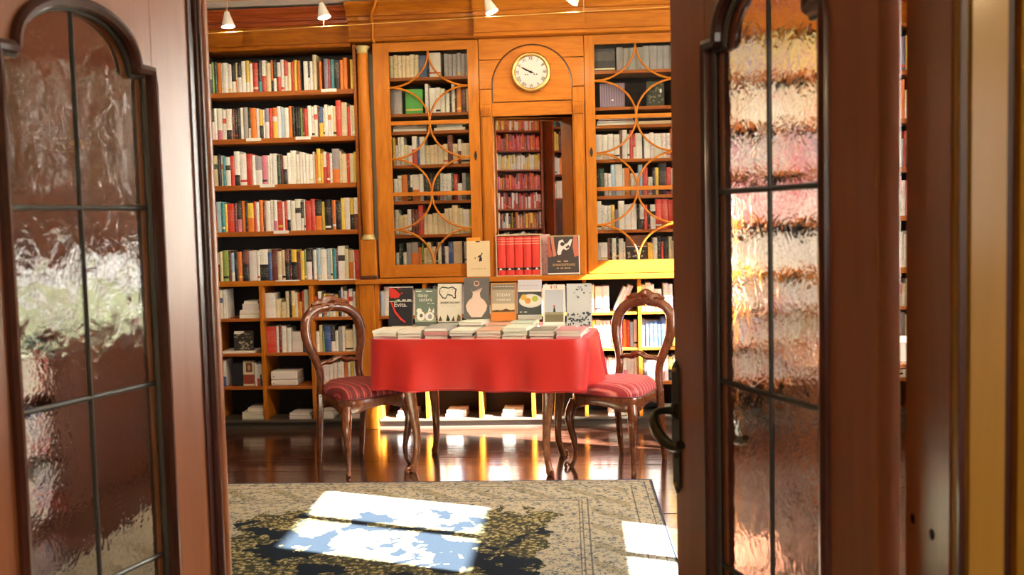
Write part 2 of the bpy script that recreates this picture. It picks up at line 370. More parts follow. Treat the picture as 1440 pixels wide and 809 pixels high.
MB().tube([(XR-.03, ADDED_WIN[0]-.1, 2.56), (XR-.03, ADDED_WIN[1]+.1, 2.56)], .01, 8).build('added_curtain_rod', MT['brass'], cu, smooth=True)
w4 = window(-3.2, -3.0, (-NWIN[1], -NWIN[0], NWIN[2], NWIN[3]), None, 2, 1); w4.rotation_euler = (0, 0, R(90))  # unseen window, added to light the door casing from behind the camera

# ---------------------------------------------------------------- double doors
def door(name, P0, ang, vis, tip, hinge, label_children=True, bead=True):
    """leaf in local coords: x towards the free edge, z up, visible face on the side vis*y"""
    root = bpy.data.objects.new(name, None); COL.objects.link(root); struct(root)
    d = Vector((math.sin(ang), math.cos(ang), 0)); yv = Vector((0, 0, 1)).cross(d)
    root.matrix_world = Matrix(((d.x, yv.x, 0, P0[0]), (d.y, yv.y, 0, P0[1]), (0, 0, 1, 0), (0, 0, 0, 1)))
    th = .021; G = .19; zb = .395; zs = 1.775; zt = 2.38
    box('stile', MT['door'], root, G, tip, -th, th, .012, zt, .003); box('stile', MT['door'], root, hinge, -G, -th, th, .012, zt, .003)
    box('bottom_rail', MT['door'], root, -G, G, -th, th, .012, zb, .002)
    hw, hh = .148, .105
    arc = [(hw*math.cos(a), zs+hh*math.sin(a)**.9) for a in [PI*k/24 for k in range(25)]]
    # top rail, opening cut by the shouldered arch
    poly = [(G, -th, zt), (-G, -th, zt), (-G, -th, zs)]+[(x, -th, z) for x, z in reversed(arc)]+[(G, -th, zs)]
    MB().extrude(poly, (0, 2*th, 0)).build('top_rail', MT['door'], root)
    outline = [(-G, zb), (G, zb), (G, zs)]+arc+[(-G, zs)]
    def dense(pts):
        out = []
        for k in range(len(pts)):
            a = Vector(pts[k]); b = Vector(pts[(k+1) % len(pts)]); out += [tuple(a+(b-a)*t) for t in (.02, .98)]
        return out
    for sgn in (1, -1):
        MB().tube([(x, sgn*(th-.001), z) for x, z in dense(outline)], .013, 8, closed=True).build('moulding', MT['door_dark'], root, smooth=True)
        ins = [(x*(1-.012/G), z-(.012 if z > 1 else -.012)) for x, z in dense(outline)]
        MB().tube([(x, sgn*.009, z) for x, z in ins], .006, 6, closed=True).build('glazing_bead', MT['came'] if sgn == vis else MT['door'], root, smooth=True)
    # leaded bars
    top = zs+hh
    MB().tube([(0, 0, zb), (0, 0, top)], .0055, 8).build('glazing_bar', MT['came'], root, smooth=True)
    lev = [.762, 1.128, 1.495]
    for z in lev: MB().tube([(-G, 0, z), (G, 0, z)], .0055, 8).build('glazing_bar', MT['came'], root, smooth=True)
    lv = [zb]+lev
    for a, b in zip(lv, lev+[None]):
        for s0, s1 in ((-G, 0), (0, G)):
            if b: MB().box(s0+.0005, s1-.0005, -.002, .002, a+.0005, b-.0005).build('glass_pane', MT['ripple'], root)
            else:
                ar = [p for p in arc if (p[0] <= 1e-6 if s0 < 0 else p[0] >= -1e-6)]
                pts = ([(0, a)]+ar+[(-G, zs), (-G, a)]) if s0 < 0 else ([(0, a), (G, a), (G, zs)]+ar)
                e = .0005 if s0 == 0 else -.0005
                MB().extrude([(x+e, -.002, z-.0005) for x, z in pts], (0, .004, 0)).build('glass_pane', MT['ripple'], root)
    if bead:
        MB().box(tip-.04, tip-.024, vis*th-.004, vis*th+.004, .012, zt).build('groove_shade_strip', MT['door_dark'], root)  # dark strip stands in for the shade of a recessed groove
        MB().tube([(tip+.012, vis*.012, .012), (tip+.012, vis*.012, zt)], .019, 14).build('meeting_bead', MT['door'], root, smooth=True)
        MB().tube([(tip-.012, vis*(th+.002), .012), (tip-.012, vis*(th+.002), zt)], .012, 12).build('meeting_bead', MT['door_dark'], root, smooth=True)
    return root
thL, thR = R(17.75), R(-21.5)
dl = door('door_1', (-.952, 1.85), thL, -1, .346, -.345)
dr = door('door_2', (.336, 1.784), thR, 1, .338, -.316, bead=False)
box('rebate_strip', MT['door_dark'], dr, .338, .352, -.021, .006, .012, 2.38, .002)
# lever handles with long back plates on the right leaf
for sg in (1, -1):
    n = .021*sg
    pl = MB(); pts = [(.310, .885), (.325, .868), (.340, .885), (.344, 1.0), (.340, 1.135), (.325, 1.152), (.310, 1.135), (.306, 1.0)]
    pl.extrude([(x, n, z) for x, z in pts], (0, .006*sg, 0)); ph = pl.build('handle_plate', MT['bronze'], dr, bevel=.0015)
    for zz in (.888, 1.132): MB().lathe([(.005, 0), (.005, .003), (.002, .005)], n=8, T=Matrix.Translation((.325, n+.006*sg, zz)) @ Matrix.Rotation(-PI/2*sg, 4, 'X')).build('screw', MT['brass'], ph)
    path = [(.325, 0, 1.045), (.325, .02, 1.047), (.324, .042, 1.048), (.318, .058, 1.043), (.305, .066, 1.030), (.288, .066, 1.012), (.270, .060, .998), (.25, .054, .99), (.228, .052, .99), (.212, .052, 1.0)]
    MB().tube([(x, n+y*sg, z) for x, y, z in path], [.012, .009, .008, .009, .0105, .012, .012, .010, .008, .010], 10).build('lever', MT['bronze'], ph, smooth=True)
    MB().lathe([(.016, 0), (.016, .006), (.010, .010)], n=14, T=Matrix.Translation((.325, n+.005*sg, 1.045)) @ Matrix.Rotation(-PI/2*sg, 4, 'X')).build('rose', MT['bronze'], ph, smooth=True)
    MB().lathe([(.007, 0), (.007, .002)], n=10, T=Matrix.Translation((.325, n+.006*sg, .95)) @ Matrix.Rotation(-PI/2*sg, 4, 'X')).build('keyhole', MT['screw'], ph)
# door frame: lining, casing towards the near room
ln = struct(MB().box(.47, .49, 1.30, 1.475, 0, 2.42).build('trim_1', MT['door'], bevel=.002))
for yy, zz in ((1.441, 1.008), (1.363, 1.010)):
    MB().lathe([(.0075, 0), (.0075, .0015)], n=14, T=Matrix.Translation((.4702, yy, zz)) @ Matrix.Rotation(-PI/2, 4, 'Y')).build('screw_hole', MT['screw'], ln)
struct(MB().box(-1.10, -1.08, 1.30, 1.475, 0, 2.42).build('trim_2', MT['door'], bevel=.002))
struct(MB().box(-1.10, .49, 1.30, 1.475, 2.40, 2.42).build('trim_3', MT['door']))
for k, sg in enumerate((1, -1)):
    x0 = .472 if sg > 0 else -1.082
    def X(a): return x0+sg*a
    c = struct(MB().extrude([(X(0), 1.298, 0), (X(.002), 1.285, 0), (X(.010), 1.285, 0), (X(.014), 1.275, 0), (X(.055), 1.272, 0), (X(.058), 1.284, 0), (X(.066), 1.284, 0), (X(.068), 1.265, 0), (X(.078), 1.258, 0), (X(.088), 1.258, 0), (X(.095), 1.266, 0), (X(.097), 1.298, 0)], (0, 0, 2.5)).build('trim_%d' % (4+k), MT['ochre']))
    a, b = sorted((X(.0565), X(.0675))); box('groove_shade_strip', MT['door_dark'], c, a, b, 1.2795, 1.2845, 0, 2.5)  # dark strip paints the shade inside the outer groove
    a, b = sorted((X(.0022), X(.0105))); box('groove_shade_strip', MT['door_dark'], c, a, b, 1.281, 1.2855, 0, 2.5)  # painted shade of the inner groove

# ================================================================ LIBRARY WALL
FR = 6.93
shelf_tops = [2.397, 2.072, 1.746, 1.417]
def open_bay(label, x0, x1, labels):
    t = thing('open_bookcase', label, 'bookcase', (0, 0, 0))
    t.location = ((x0+x1)/2, FR, 1.066); off = Vector((-(x0+x1)/2, -FR, -1.066))
    def b(name, mat, *a, bevel=0., parent=t):
        o = MB().box(*a).build(name, mat, parent, bevel=bevel)
        if parent is t: o.location = off
        return o
    b('side_panel', MT['shelf'], x0, x0+.022, FR, 7.24, 1.068, 2.70, bevel=.002); b('side_panel', MT['shelf'], x1-.022, x1, FR, 7.24, 1.068, 2.70, bevel=.002)
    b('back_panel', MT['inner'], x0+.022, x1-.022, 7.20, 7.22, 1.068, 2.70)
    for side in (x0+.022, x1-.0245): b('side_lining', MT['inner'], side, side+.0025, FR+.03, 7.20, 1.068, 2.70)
    for k, z in enumerate(shelf_tops):
        s = b('shelf', MT['shelf'], x0+.0245, x1-.0245, FR, 7.20, z-.034, z, bevel=.003)
        for (a, w) in labels.get(k, []): box('shelf_label', MT['card'], s, a, a+w, FR-.006, FR-.001, z-.018, z+.004)
    return t
LB = (-2.66, -1.53); RB = (.92, 2.28)
left_case = open_bay('tall open bookcase of five crowded shelves beside the left door', LB[0], LB[1], {0: [(-1.78, .108)], 1: [(-2.33, .108), (-1.975, .108)], 2: [(-2.245, .108)], 3: [(-2.16, .108)]})
right_case = open_bay('tall open bookcase of crowded shelves seen through the right door glass', RB[0], RB[1], {})
# base units
ROWZ = [.80, .55, .31]
def base_unit(label, ups, pil=None, parent_name='base_bookcase'):
    xm = (ups[0]+ups[-1])/2; t = thing(parent_name, label, 'bookcase', (xm, 6.9, 0)); off = Vector((-xm, -6.9, 0))
    def b(name, mat, *a, bevel=0.):
        o = MB().box(*a).build(name, mat, t, bevel=bevel); o.location = off; return o
    b('plinth', MT['plinth'], ups[0]-.01, ups[-1]+.01, 6.925, 7.2, 0, .05)
    b('bottom_board', MT['plinth'], ups[0]-.01, ups[-1]+.01, 6.90, 7.2, .0505, .068, bevel=.002)
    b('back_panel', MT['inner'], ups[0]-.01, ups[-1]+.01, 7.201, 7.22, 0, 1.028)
    for u in ups: b('divider', MT['case'], u-.0125, u+.0125, 6.90, 7.2, .0685, 1.028, bevel=.002)
    for a, c in zip(ups, ups[1:]):
        for z in ROWZ: b('shelf', MT['shelf'], a+.013, c-.013, 6.903, 7.2, z-.02, z, bevel=.002)
    for (p0, p1) in (pil or []): b('pilaster', MT['case'], p0, p1, 6.885, 6.95, .0, 1.028, bevel=.003)
    return t
UL = [-2.6225, -2.264, -1.905, -1.566]; UC = [-1.433, -1.096, -.718, -.348, .025, .403, .815]; UR = [.955, 1.29, 1.62, 1.95, 2.265]
base_unit('low shelving of twelve cells under the tall left bookcase', UL, [(-1.552, -1.447)])
base_unit('low shelving of book cells behind the red table', UC)
base_unit('low shelving of book cells behind the right door glass', UR, [(.83, .94)])
wt = thing('worktop', 'long honey wood worktop running the whole length of the library wall', 'worktop', (-.3, 6.9, 1.03))
for (a, b, yf) in ((-2.66, -1.575, 6.905), (-1.5745, .9595, 6.865), (.96, 2.28, 6.905)):
    MB().box(a, b, yf, 7.24, 1.03, 1.066).build('board', MT['case_h'], wt, bevel=.004, seg=2).location = (.3, -6.9, -1.03)
for (a, w, y) in ((-2.15, .17, 6.898), (-1.84, .27, 6.898)):
    box('shelf_label', MT['card'], wt, a, a+w, y, y+.006, 1.062, 1.070).location = (.3, -6.9, -1.03)

# columns
for cx, lab in ((-1.475, 'slender wooden column with gilt capital left of the glazed cabinets'), (.865, 'slender wooden column with gilt capital behind the right door')):
    t = thing('column', lab, 'column', (cx, 6.90, 1.067))
    box('pedestal', MT['case'], t, -.055, .055, -.035, .06, .022, .275, .004); box('pedestal_foot', MT['door_dark'], t, -.062, .062, -.042, .06, 0, .022, .003)
    MB().lathe([(.048, .2755), (.05, .283), (.048, .29), (.04, .30), (.04, .31)], n=20).build('base_ring', MT['gilt'], t, smooth=True)
    MB().lathe([(.038, .3105), (.042, .5), (.042, .9), (.036, 1.56)], n=20).build('shaft', MT['case'], t, smooth=True)
    MB().lathe([(.037, 1.5605), (.04, 1.568), (.036, 1.575), (.04, 1.59), (.05, 1.602), (.052, 1.61)], n=20).build('capital', MT['gilt'], t, smooth=True)

# cornice: frieze boards, trims and crown mouldings in stepped sections
cn = thing('cornice', 'stepped wooden cornice and frieze over the library wall below the ceiling', 'cornice', (-.3, 6.9, 2.68))
def corn(x0, x1, yf, mat_f, mat_c, lo):
    off = (.3, -6.9, -2.68)
    def ex(name, mat, pr): MB().extrude([(x0, y, z) for y, z in pr], (x1-x0, 0, 0)).build(name, mat, cn).location = off
    ex('trim_strip', mat_f, [(7.2, lo), (yf-.012, lo), (yf-.018, lo+.008), (yf-.018, lo+.022), (yf-.004, lo+.03), (yf-.004, lo+.0345), (7.2, lo+.0345)])
    ex('frieze_board', mat_f, [(7.2, lo+.035), (yf, lo+.035), (yf, 2.838), (7.2, 2.838)])
    ex('crown_moulding', mat_c, [(7.2, 2.8385), (yf-.02, 2.8385), (yf-.03, 2.845), (yf-.032, 2.865), (yf-.055, 2.868), (yf-.055, 2.882), (7.2, 2.882)])
    tp = 2.946 if lo < 2.7 else 2.955
    ex('crown_fascia', mat_c, [(7.2, 2.8825), (yf-.062, 2.8825), (yf-.066, 2.893), (yf-.08, 2.905), (yf-.105, tp-.03), (yf-.12, tp-.012), (yf-.12, tp), (7.2, tp)])
corn(-2.66, -1.5605, 6.93, MT['frieze'], MT['red_case'], 2.684)
corn(-1.56, -.6905, 6.865, MT['frieze'], MT['frieze'], 2.703)
corn(-.69, .0655, 6.835, MT['case_h'], MT['case_h'], 2.703)
corn(.066, .95, 6.85, MT['case_h'], MT['case_h'], 2.703)
corn(.9505, 2.28, 6.93, MT['frieze'], MT['red_case'], 2.684)
# electric conduit run up over the frieze
c = MB().tube([(-1.375, 6.852, 2.695), (-1.388, 6.842, 2.71), (-1.388, 6.842, 2.83), (-1.384, 6.80, 2.86), (-1.365, 6.75, 2.89), (-1.34, 6.728, 2.93), (-1.335, 6.728, 2.960)], .011, 8).build('conduit', MT['case'], None, smooth=True)
tag(c, 'thin orange conduit bent over the cornice above the column', 'conduit')

# glazed cabinets
ZG0, ZG1 = 1.16, 2.635
def glazed(label, x0, x1, g0, g1, esc):
    xm = (x0+x1)/2; t = thing('glazed_cabinet', label, 'cabinet', (xm, 6.92, 1.067)); off = Vector((-xm, -6.92, -1.067))
    def put(o): o.location = off; return o
    def b(name, mat, *a, bevel=0.): return put(MB().box(*a).build(name, mat, t, bevel=bevel))
    b('side_panel', MT['case'], x0, x0+.02, 6.932, 7.24, 1.068, 2.70); b('side_panel', MT['case'], x1-.02, x1, 6.932, 7.24, 1.068, 2.70)
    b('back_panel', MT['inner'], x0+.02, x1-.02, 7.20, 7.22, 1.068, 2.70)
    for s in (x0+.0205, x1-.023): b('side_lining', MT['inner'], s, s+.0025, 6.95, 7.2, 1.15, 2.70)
    b('bottom_board', MT['shelf'], x0+.0235, x1-.0235, 6.932, 7.2, 1.14, 1.158)
    for z in (2.461, 2.213, 2.09, 1.856, 1.605, 1.368): b('shelf', MT['shelf'], x0+.0235, x1-.0235, 6.945, 7.2, z-.022, z, bevel=.002)
    # the door
    dmb = MB(); dmb.box(x0, g0, 6.90, 6.93, 1.072, 2.697); dmb.box(g1, x1, 6.90, 6.93, 1.072, 2.697)
    d = put(dmb.build('door', MT['case'], t, bevel=.002))
    box('top_rail', MT['case_h'], d, g0, g1, 6.901, 6.929, ZG1, 2.697); box('bottom_rail', MT['case_h'], d, g0, g1, 6.901, 6.929, 1.072, ZG0)
    box('glass_pane', MT['pane_thin'], d, g0, g1, 6.921, 6.924, ZG0, ZG1)
    H = (ZG1-ZG0)/3; gm = (g0+g1)/2; hw = (g1-g0)/2
    for k in range(3):
        zt, zb = ZG1-k*H, ZG1-(k+1)*H; zm = (zt+zb)/2
        for sx in (-1, 1):
            for sz, zc in ((1, zt), (-1, zb)):
                pts = []
                for j in range(13):
                    a = PI/2*j/12; pts.append((gm+sx*hw-sx*hw*math.cos(a), 6.911, zc-sz*(H/2)*math.sin(a)))
                MB().tube(pts, .0085, 6, squash=.9).build('tracery_bar', MT['case'], d, smooth=True)
        if k: box('cross_bar', MT['case_h'], d, g0, g1, 6.903, 6.919, zt-.014, zt+.014, .002)
    e = MB(); ex, ez = esc
    e.extrude([(ex+.011*math.cos(a)*(1-.35*abs(math.sin(a))), 6.8995, ez+.034*math.sin(a)) for a in [2*PI*k/16 for k in range(16)]], (0, -.003, 0)); e.build('escutcheon', MT['iron'], d)
    return t
glazed('glazed cabinet with curved tracery door left of the clock', -1.405, -.672, -1.294, -.748, (-.706, 1.905))
glazed('glazed cabinet with curved tracery door right of the clock', .055, .80, .124, .68, (.092, 1.905))

# centre bay: pilasters, arch, mirror
cb = thing('mirror_bay', 'honey wood bay with pilasters and arch framing mirror and clock', 'panelling', (-.305, 6.92, 1.067)); offc = Vector((.305, -6.92, -1.067))
def cbb(name, mat, *a, bevel=0.):
    o = MB().box(*a).build(name, mat, cb, bevel=bevel); o.location = offc; return o
cbb('back_board', MT['inner'], -.668, .052, 7.2, 7.22, 1.068, 2.70)
cbb('core_panel', MT['door_dark'], -.668, .052, 6.925, 6.94, 2.18, 2.70)
for a, b in ((-.668, -.585), (-.035, .051)):
    cbb('pilaster', MT['case'], a+.012, b-.012, 6.895, 6.96, 1.068, 2.17, bevel=.003)
    cbb('pilaster_backing', MT['case'], a, b, 6.91, 7.2, 1.0685, 2.35, bevel=.002)
    cp = MB(); m_ = (a+b)/2
    cp.extrude([(m_-.034, 2.172, ), (m_+.034, 2.172), (m_+.036, 2.20), (m_+.046, 2.235), (m_+.046, 2.25), (m_-.046, 2.25), (m_-.046, 2.235), (m_-.036, 2.20)] and [(x, 6.91, z) for x, z in ((m_-.031, 2.1705), (m_+.031, 2.1705), (m_+.033, 2.20), (m_+.041, 2.232), (m_+.041, 2.25), (m_-.041, 2.25), (m_-.041, 2.232), (m_-.033, 2.20))], (0, -.03, 0))
    cpo = cp.build('capital', MT['case'], cb, bevel=.003); cpo.location = offc
    for q in range(4): box('flute', MT['frieze'], cpo, m_-.026+q*.0145, m_-.018+q*.0145, 6.8765, 6.8798, 2.176, 2.226)
cbb('mirror_rail', MT['case_h'], -.5845, -.0355, 6.905, 6.935, 2.17, 2.262, bevel=.002)
cz, cr_, cx_ = 2.377, .268, -.306
arcp = [(cx_+cr_*math.cos(PI*k/28), cz+cr_*math.sin(PI*k/28)) for k in range(29)]
ab = MB().extrude([(x, 6.917, z) for x, z in [(cx_-cr_, 2.268), (cx_+cr_, 2.268)]+arcp], (0, -.014, 0)).build('arch_board', MT['case_h'], cb, bevel=.003); ab.location = offc
rr = .277
ub = [(cx_+rr*math.cos(a), cz+rr*math.sin(a)) for a in [math.acos(.26*0+.0)*0+R(40.9)+R(98.2)*k/16 for k in range(17)]]
ub = [(x, max(z, 2.558)) for x, z in ub]
o = MB().extrude([(x, 6.918, z) for x, z in [(.051, 2.558), (.051, 2.699), (-.667, 2.699), (-.667, 2.558)]+ub[::-1]], (0, -.016, 0)).build('upper_board', MT['case_h'], cb, bevel=.002); o.location = offc
for sx in (-1, 1):
    xs = -.667 if sx < 0 else .051
    arcs = [(cx_+sx*rr*math.cos(a), cz+rr*math.sin(a)) for a in [R(39.9)*k/10 for k in range(11)]]
    o = MB().extrude([(x, 6.918, z) for x, z in [(xs, 2.36), (xs, 2.552)]+arcs[::-1]+[(cx_+sx*rr, 2.36)]], (0, -.016, 0)).build('spandrel_board', MT['case_h'], cb, bevel=.002); o.location = offc
    o = MB().box(*sorted((xs, cx_+sx*rr)), 6.9, 6.92, 2.2515, 2.354).build('block', MT['case'], cb, bevel=.003); o.location = offc
# mirror: hung a little askew inside its recess
am = R(10.5)
mir = MB().box(-.268, .268, -.003, .003, 0, 1.10).build('mirror', MT['mirror'], cb); mir.location = Vector((-.3105, 7.105, 1.069))+offc; mir.rotation_euler = (0, 0, am)
mir['label'] = 'tall mirror glass showing the opposite bookcases'
for (a, b, c, d) in ((-.274, -.268, 0, 1.1), (.268, .274, 0, 1.1), (-.274, .274, 1.1, 1.106)): box('mirror_edge', MT['case'], mir, a, b, -.008, .006, c, d)

# clock
ck = thing('wall_clock', 'round brass wall clock with white dial and roman numerals', 'clock', (-.309, 6.902, 2.46))
MB().lathe([(.128, 0), (.130, .012), (.128, .02), (.1, .02)], n=40, axis='y').build('case', MT['case'], ck, smooth=True)
ringp = []
MB().tube([(.122*math.cos(2*PI*k/40), -.024, .122*math.sin(2*PI*k/40)) for k in range(40)], .014, 10, closed=True).build('bezel', MT['brass'], ck, smooth=True)
for k in range(8):
    a = 2*PI*k/8+R(22); MB().lathe([(.006, 0), (.005, .005), (.001, .007)], n=8, T=Matrix.Translation((.134*math.cos(a), -.020, .134*math.sin(a))) @ Matrix.Rotation(PI/2, 4, 'X')).build('bezel_stud', MT['bronze'], ck)
MB().lathe([(.112, .02), (.112, .024), (0.0005, .0245)], n=40, axis='y').build('dial', MT['dial'], ck)
nums = ['XII', 'I', 'II', 'III', 'IIII', 'V', 'VI', 'VII', 'VIII', 'IX', 'X', 'XI']
for k, s in enumerate(nums):
    a = PI/2-2*PI*k/12
    T = Matrix.Translation((.092*math.cos(a), -.0262, .092*math.sin(a))) @ Matrix.Rotation(PI/2, 4, 'X') @ Matrix.Rotation(a-PI/2, 4, 'Z')
    text_mesh('numeral', s, .036, MT['black'], ck, T, .0006, sx=.8)
def hand(name, ang, L, w):
    T = Matrix.Translation((0, -.029, 0)) @ Matrix.Rotation(ang-PI/2, 4, Vector((0, -1, 0)))
    MB().extrude([(-w, 0, -.02), (w, 0, -.02), (w, 0, L*.6), (w*1.9, 0, L*.72), (0, 0, L), (-w*1.9, 0, L*.72), (-w, 0, L*.6)], (0, -.0015, 0), T).build(name, MT['black'], ck)
hand('minute_hand', PI/2-2*PI*49.5/60, .078, .0028); hand('hour_hand', PI/2-2*PI*(9+49.5/60)/12, .052, .004)
MB().lathe([(.009, .026), (.008, .033), (.001, .034)], n=14, axis='y').build('centre_cap', MT['black'], ck)
for sx in (-1, 1):
    for q in (-.008, .008): MB().lathe([(.0048, .0245), (.0048, .0262), (.0003, .0264)], (sx*.031+q, 0, -.016), n=8, axis='y').build('winding_hole', MT['black'], ck)

# ================================================================ BOOKS ON SHELVES
import re
HUE = {'w': ((.86, .84, .80), 'white'), 'c': ((.74, .64, .42), 'cream'), 'k': ((.013, .013, .016), 'black'), 'r': ((.56, .05, .03), 'red'), 'o': ((.72, .2, .03), 'orange'),
       'y': ((.76, .52, .08), 'yellow'), 'b': ((.05, .11, .30), 'blue'), 'l': ((.38, .58, .72), 'pale blue'), 'g': ((.24, .36, .09), 'green'), 'd': ((.02, .07, .05), 'dark green'),
       't': ((.03, .25, .30), 'teal'), 'n': ((.16, .04, .03), 'maroon'), 's': ((.36, .36, .37), 'grey'), 'p': ((.66, .22, .32), 'pink'), 'v': ((.24, .21, .33), 'violet'), 'G': ((.05, .36, .04), 'bright green')}
BOOKS = []          # every spine-out book: dict(geometry, label, priority)
def jit(c, a=.12):
    f = 1+random.uniform(-a, a); return tuple(min(.9, max(.004, v*f*(1+random.uniform(-.05, .05)))) for v in c)
def shelf_row(spec, x0, x1, z, yf, where, hb=.212, hj=.012, T=None, vis=1., fit=True, depth=.14, hmax=None):
    toks = re.findall(r'([a-zA-Z]+|_)(\d+)([+\-]*)(/?)', spec)
    tot = sum(int(t[1]) for t in toks)*.001
    k = (x1-x0)/tot if fit else min(1., (x1-x0)/tot)
    x = x0; n = 0; out = []
    for code, w, pm_, lean in toks:
        w = int(w)*.001*k
        if code != '_':
            n += 1; h = hb+random.uniform(-hj, hj)+.028*pm_.count('+')-.032*pm_.count('-')
            if hmax: h = min(h, hmax)
            cols = [jit(HUE[q][0]) for q in code]; names = [HUE[q][1] for q in code]
            names = list(dict.fromkeys(names)); nm = ' and '.join(names[:2])
            out.append(dict(x=x, w=w-.0012, h=h, d=depth+random.uniform(-.015, .02), y=yf+random.uniform(0, .012), z=z, cols=cols, T=T, lean=.42 if lean else random.choice((0, 0, 0, 0, random.uniform(-.012, .012))), nm=nm, n=n, where=where, pri=w*h*vis))
        x += w
    BOOKS.extend(out)
def emit_book(mb, b):
    x, w, h, d, y, z = b['x'], b['w'], b['h'], b['d'], b['y'], b['z']; T = b['T']; le = b['lean']
    px = x+w if le > 0 else x
    cols = b['cols']; rnd = random.Random(int(x*7919+z*1009+b['n']*31))
    prof = [(0, .005), (w*.18, .0015), (w*.5, 0), (w*.82, .0015), (w, .005)]
    # strips up the spine: (z fraction, colour, lettering?)
    if len(cols) == 1:
        a = rnd.uniform(.06, .14); t0 = rnd.uniform(.3, .5); t1 = rnd.uniform(.75, .92); c = cols[0]; st = [(a, c, 1), (a+.07, c, rnd.choice((0, 1))), (t0, c, 1), (t1, c, 0), (1, c, 1)]
        if rnd.random() < .3:
            c2 = jit(rnd.choice([HUE['k'][0], HUE['r'][0], HUE['w'][0], HUE['c'][0], HUE['y'][0]])); st[1] = (a+.07, c2, 1)
    elif len(cols) == 2:
        q = rnd.uniform(.3, .6); st = [(.1, cols[1], 1), (q*.8, cols[1], 0), (q, cols[1], 1), (q+.06, cols[0], 1), (.93, cols[0], 0), (1, cols[0], 1)]
    else: st = [(.08, cols[2], 1), (.55, cols[2], rnd.choice((0, 1))), (.72, cols[1], 0), (.95, cols[0], 1), (1, cols[0], 1)]
    c, s_ = math.cos(le), math.sin(le)
    def V(u, v, zz):
        p = Vector((x+u, y+v, z+zz))
        if le:
            dx, dz = p.x-(x if le < 0 else x), p.z-z
            if le > .2: p = Vector((x+u*c+zz*s_, y+v, z+zz*c-u*s_+w*s_))
            else: p = Vector((x+u+zz*le, y+v, z+zz))
        return T @ p if T is not None else p
    zs = [0]+[q[0]*h for q in st]
    for k, (fz, cc, al) in enumerate(st):
        lo = [mb.vert(V(u, v, zs[k])) for u, v in prof]; hi = [mb.vert(V(u, v, zs[k+1])) for u, v in prof]
        for j in range(4): mb.face((lo[j], lo[j+1], hi[j+1], hi[j]), (*cc, float(al)))
    c0 = (*cols[0], 1.); pg = (.72, .66, .54, 1.)
    def q(a, b_, c_, d_, col): mb.face([mb.vert(V(*p)) for p in (a, b_, c_, d_)], col)
    q((0, d, 0), (0, .005, 0), (0, .005, h), (0, d, h), c0); q((w, .005, 0), (w, d, 0), (w, d, h), (w, .005, h), c0)
    q((w, d, 0), (0, d, 0), (0, d, h), (w, d, h), pg)
    top = [(u, v, h) for u, v in prof]+[(w, d, h), (0, d, h)]; mb.face([mb.vert(V(*p)) for p in top], pg)
    bot = [(u, v, 0) for u, v in prof]+[(w, d, 0), (0, d, 0)]; mb.face([mb.vert(V(*p)) for p in bot][::-1], pg)
YU = 6.955
L5 = ["b16 w23 wb19 g16 kd20 o29 w8 w37 w27 kw31 co11 kw27 w30 yw25 w25 r36 kt25 wr30 c33 ok18 kw23 wr27 w25 rw23 c24 r22 y20 o25 k8 _12 w30 kw13 w22 c25+ _15 o18 _18 v29 r15 t26 k37 o24 o29 _20 y20",
      "r20 w18 kw25 w20 wp40 wrw32 wk42 n18 k22 k20 w24 s34 kw20 o40 w22 yk28 w14 vw30 r30 owy34 w26 l28 w30 o26 k20 k22 k18 g14 n12 r28 w26 w20 wrw26 n12 by28 c12 w24 wow22 w14 c24 r38+ c42+ r24 w12 c20",
      "c18 ck14 cdc40 k20 wow16 t18 wkw34 r28 wk38+ w48 r38 w22 sw46 p34 w22 w12 w36 d24 n22 wk28 w22 w38+ w24 w22 w20 w24 w26 w16 o14 y24+ y18 wr24 r22 w18 so50+ c14 c36 r20 c30 y16",
      "y8 ro38 l36 t24 y18 r46 n22 kp32 o26 k16 yo44 r16 w22 o26 n16 w34 w24 wp26 r36 w14 r18 wk24 w32 wkw40 kw20 w10 r40 r30 ko44 y24 k40 k10 o24 k36 y26 w36 yk28 wn28",
      "w24 wk32 c22 g40 n16 lw24 k24 o30 k14 nk34 w60 w16 wk60 b26 n40 c30 c24 nk30 kn14 yk38 n26 y26 g14 kw40 k10 w24 l26 w44 l26 c14 t26 n12 wkw50+ c26 co30 w10 r36"]
RN = ['top', 'second', 'third', 'fourth', 'fifth']
for k, sp in enumerate(L5):
    z = (shelf_tops+[1.0665])[k]
    shelf_row(sp, LB[0]+.03, LB[1]-.028, z+.0005, YU, '%s shelf of the left open bookcase' % RN[k])
pal = 'wwwwcccskkrrooyblgdtnpv'
def rand_spec(L, lo=14, hi=40, pal=pal):
    s = []; t = 0
    while t < L:
        w = random.randint(lo, hi); c = random.choice(pal)+(random.choice(pal) if random.random() < .25 else ''); s.append('%s%d%s' % (c, w, random.choice(('', '', '', '+', '-')))); t += w
    return ' '.join(s)
rpal = ['yyccspgv', 'wwwccoowr', 'wwssprolb', 'wwpprwww', 'wwwwcws']
for k in range(5):
    z = (shelf_tops+[1.0665])[k]
    shelf_row(rand_spec(1290, pal=rpal[k]), RB[0]+.03, RB[1]-.03, z+.0005, YU, 'x', vis=.0001, hb=.235)
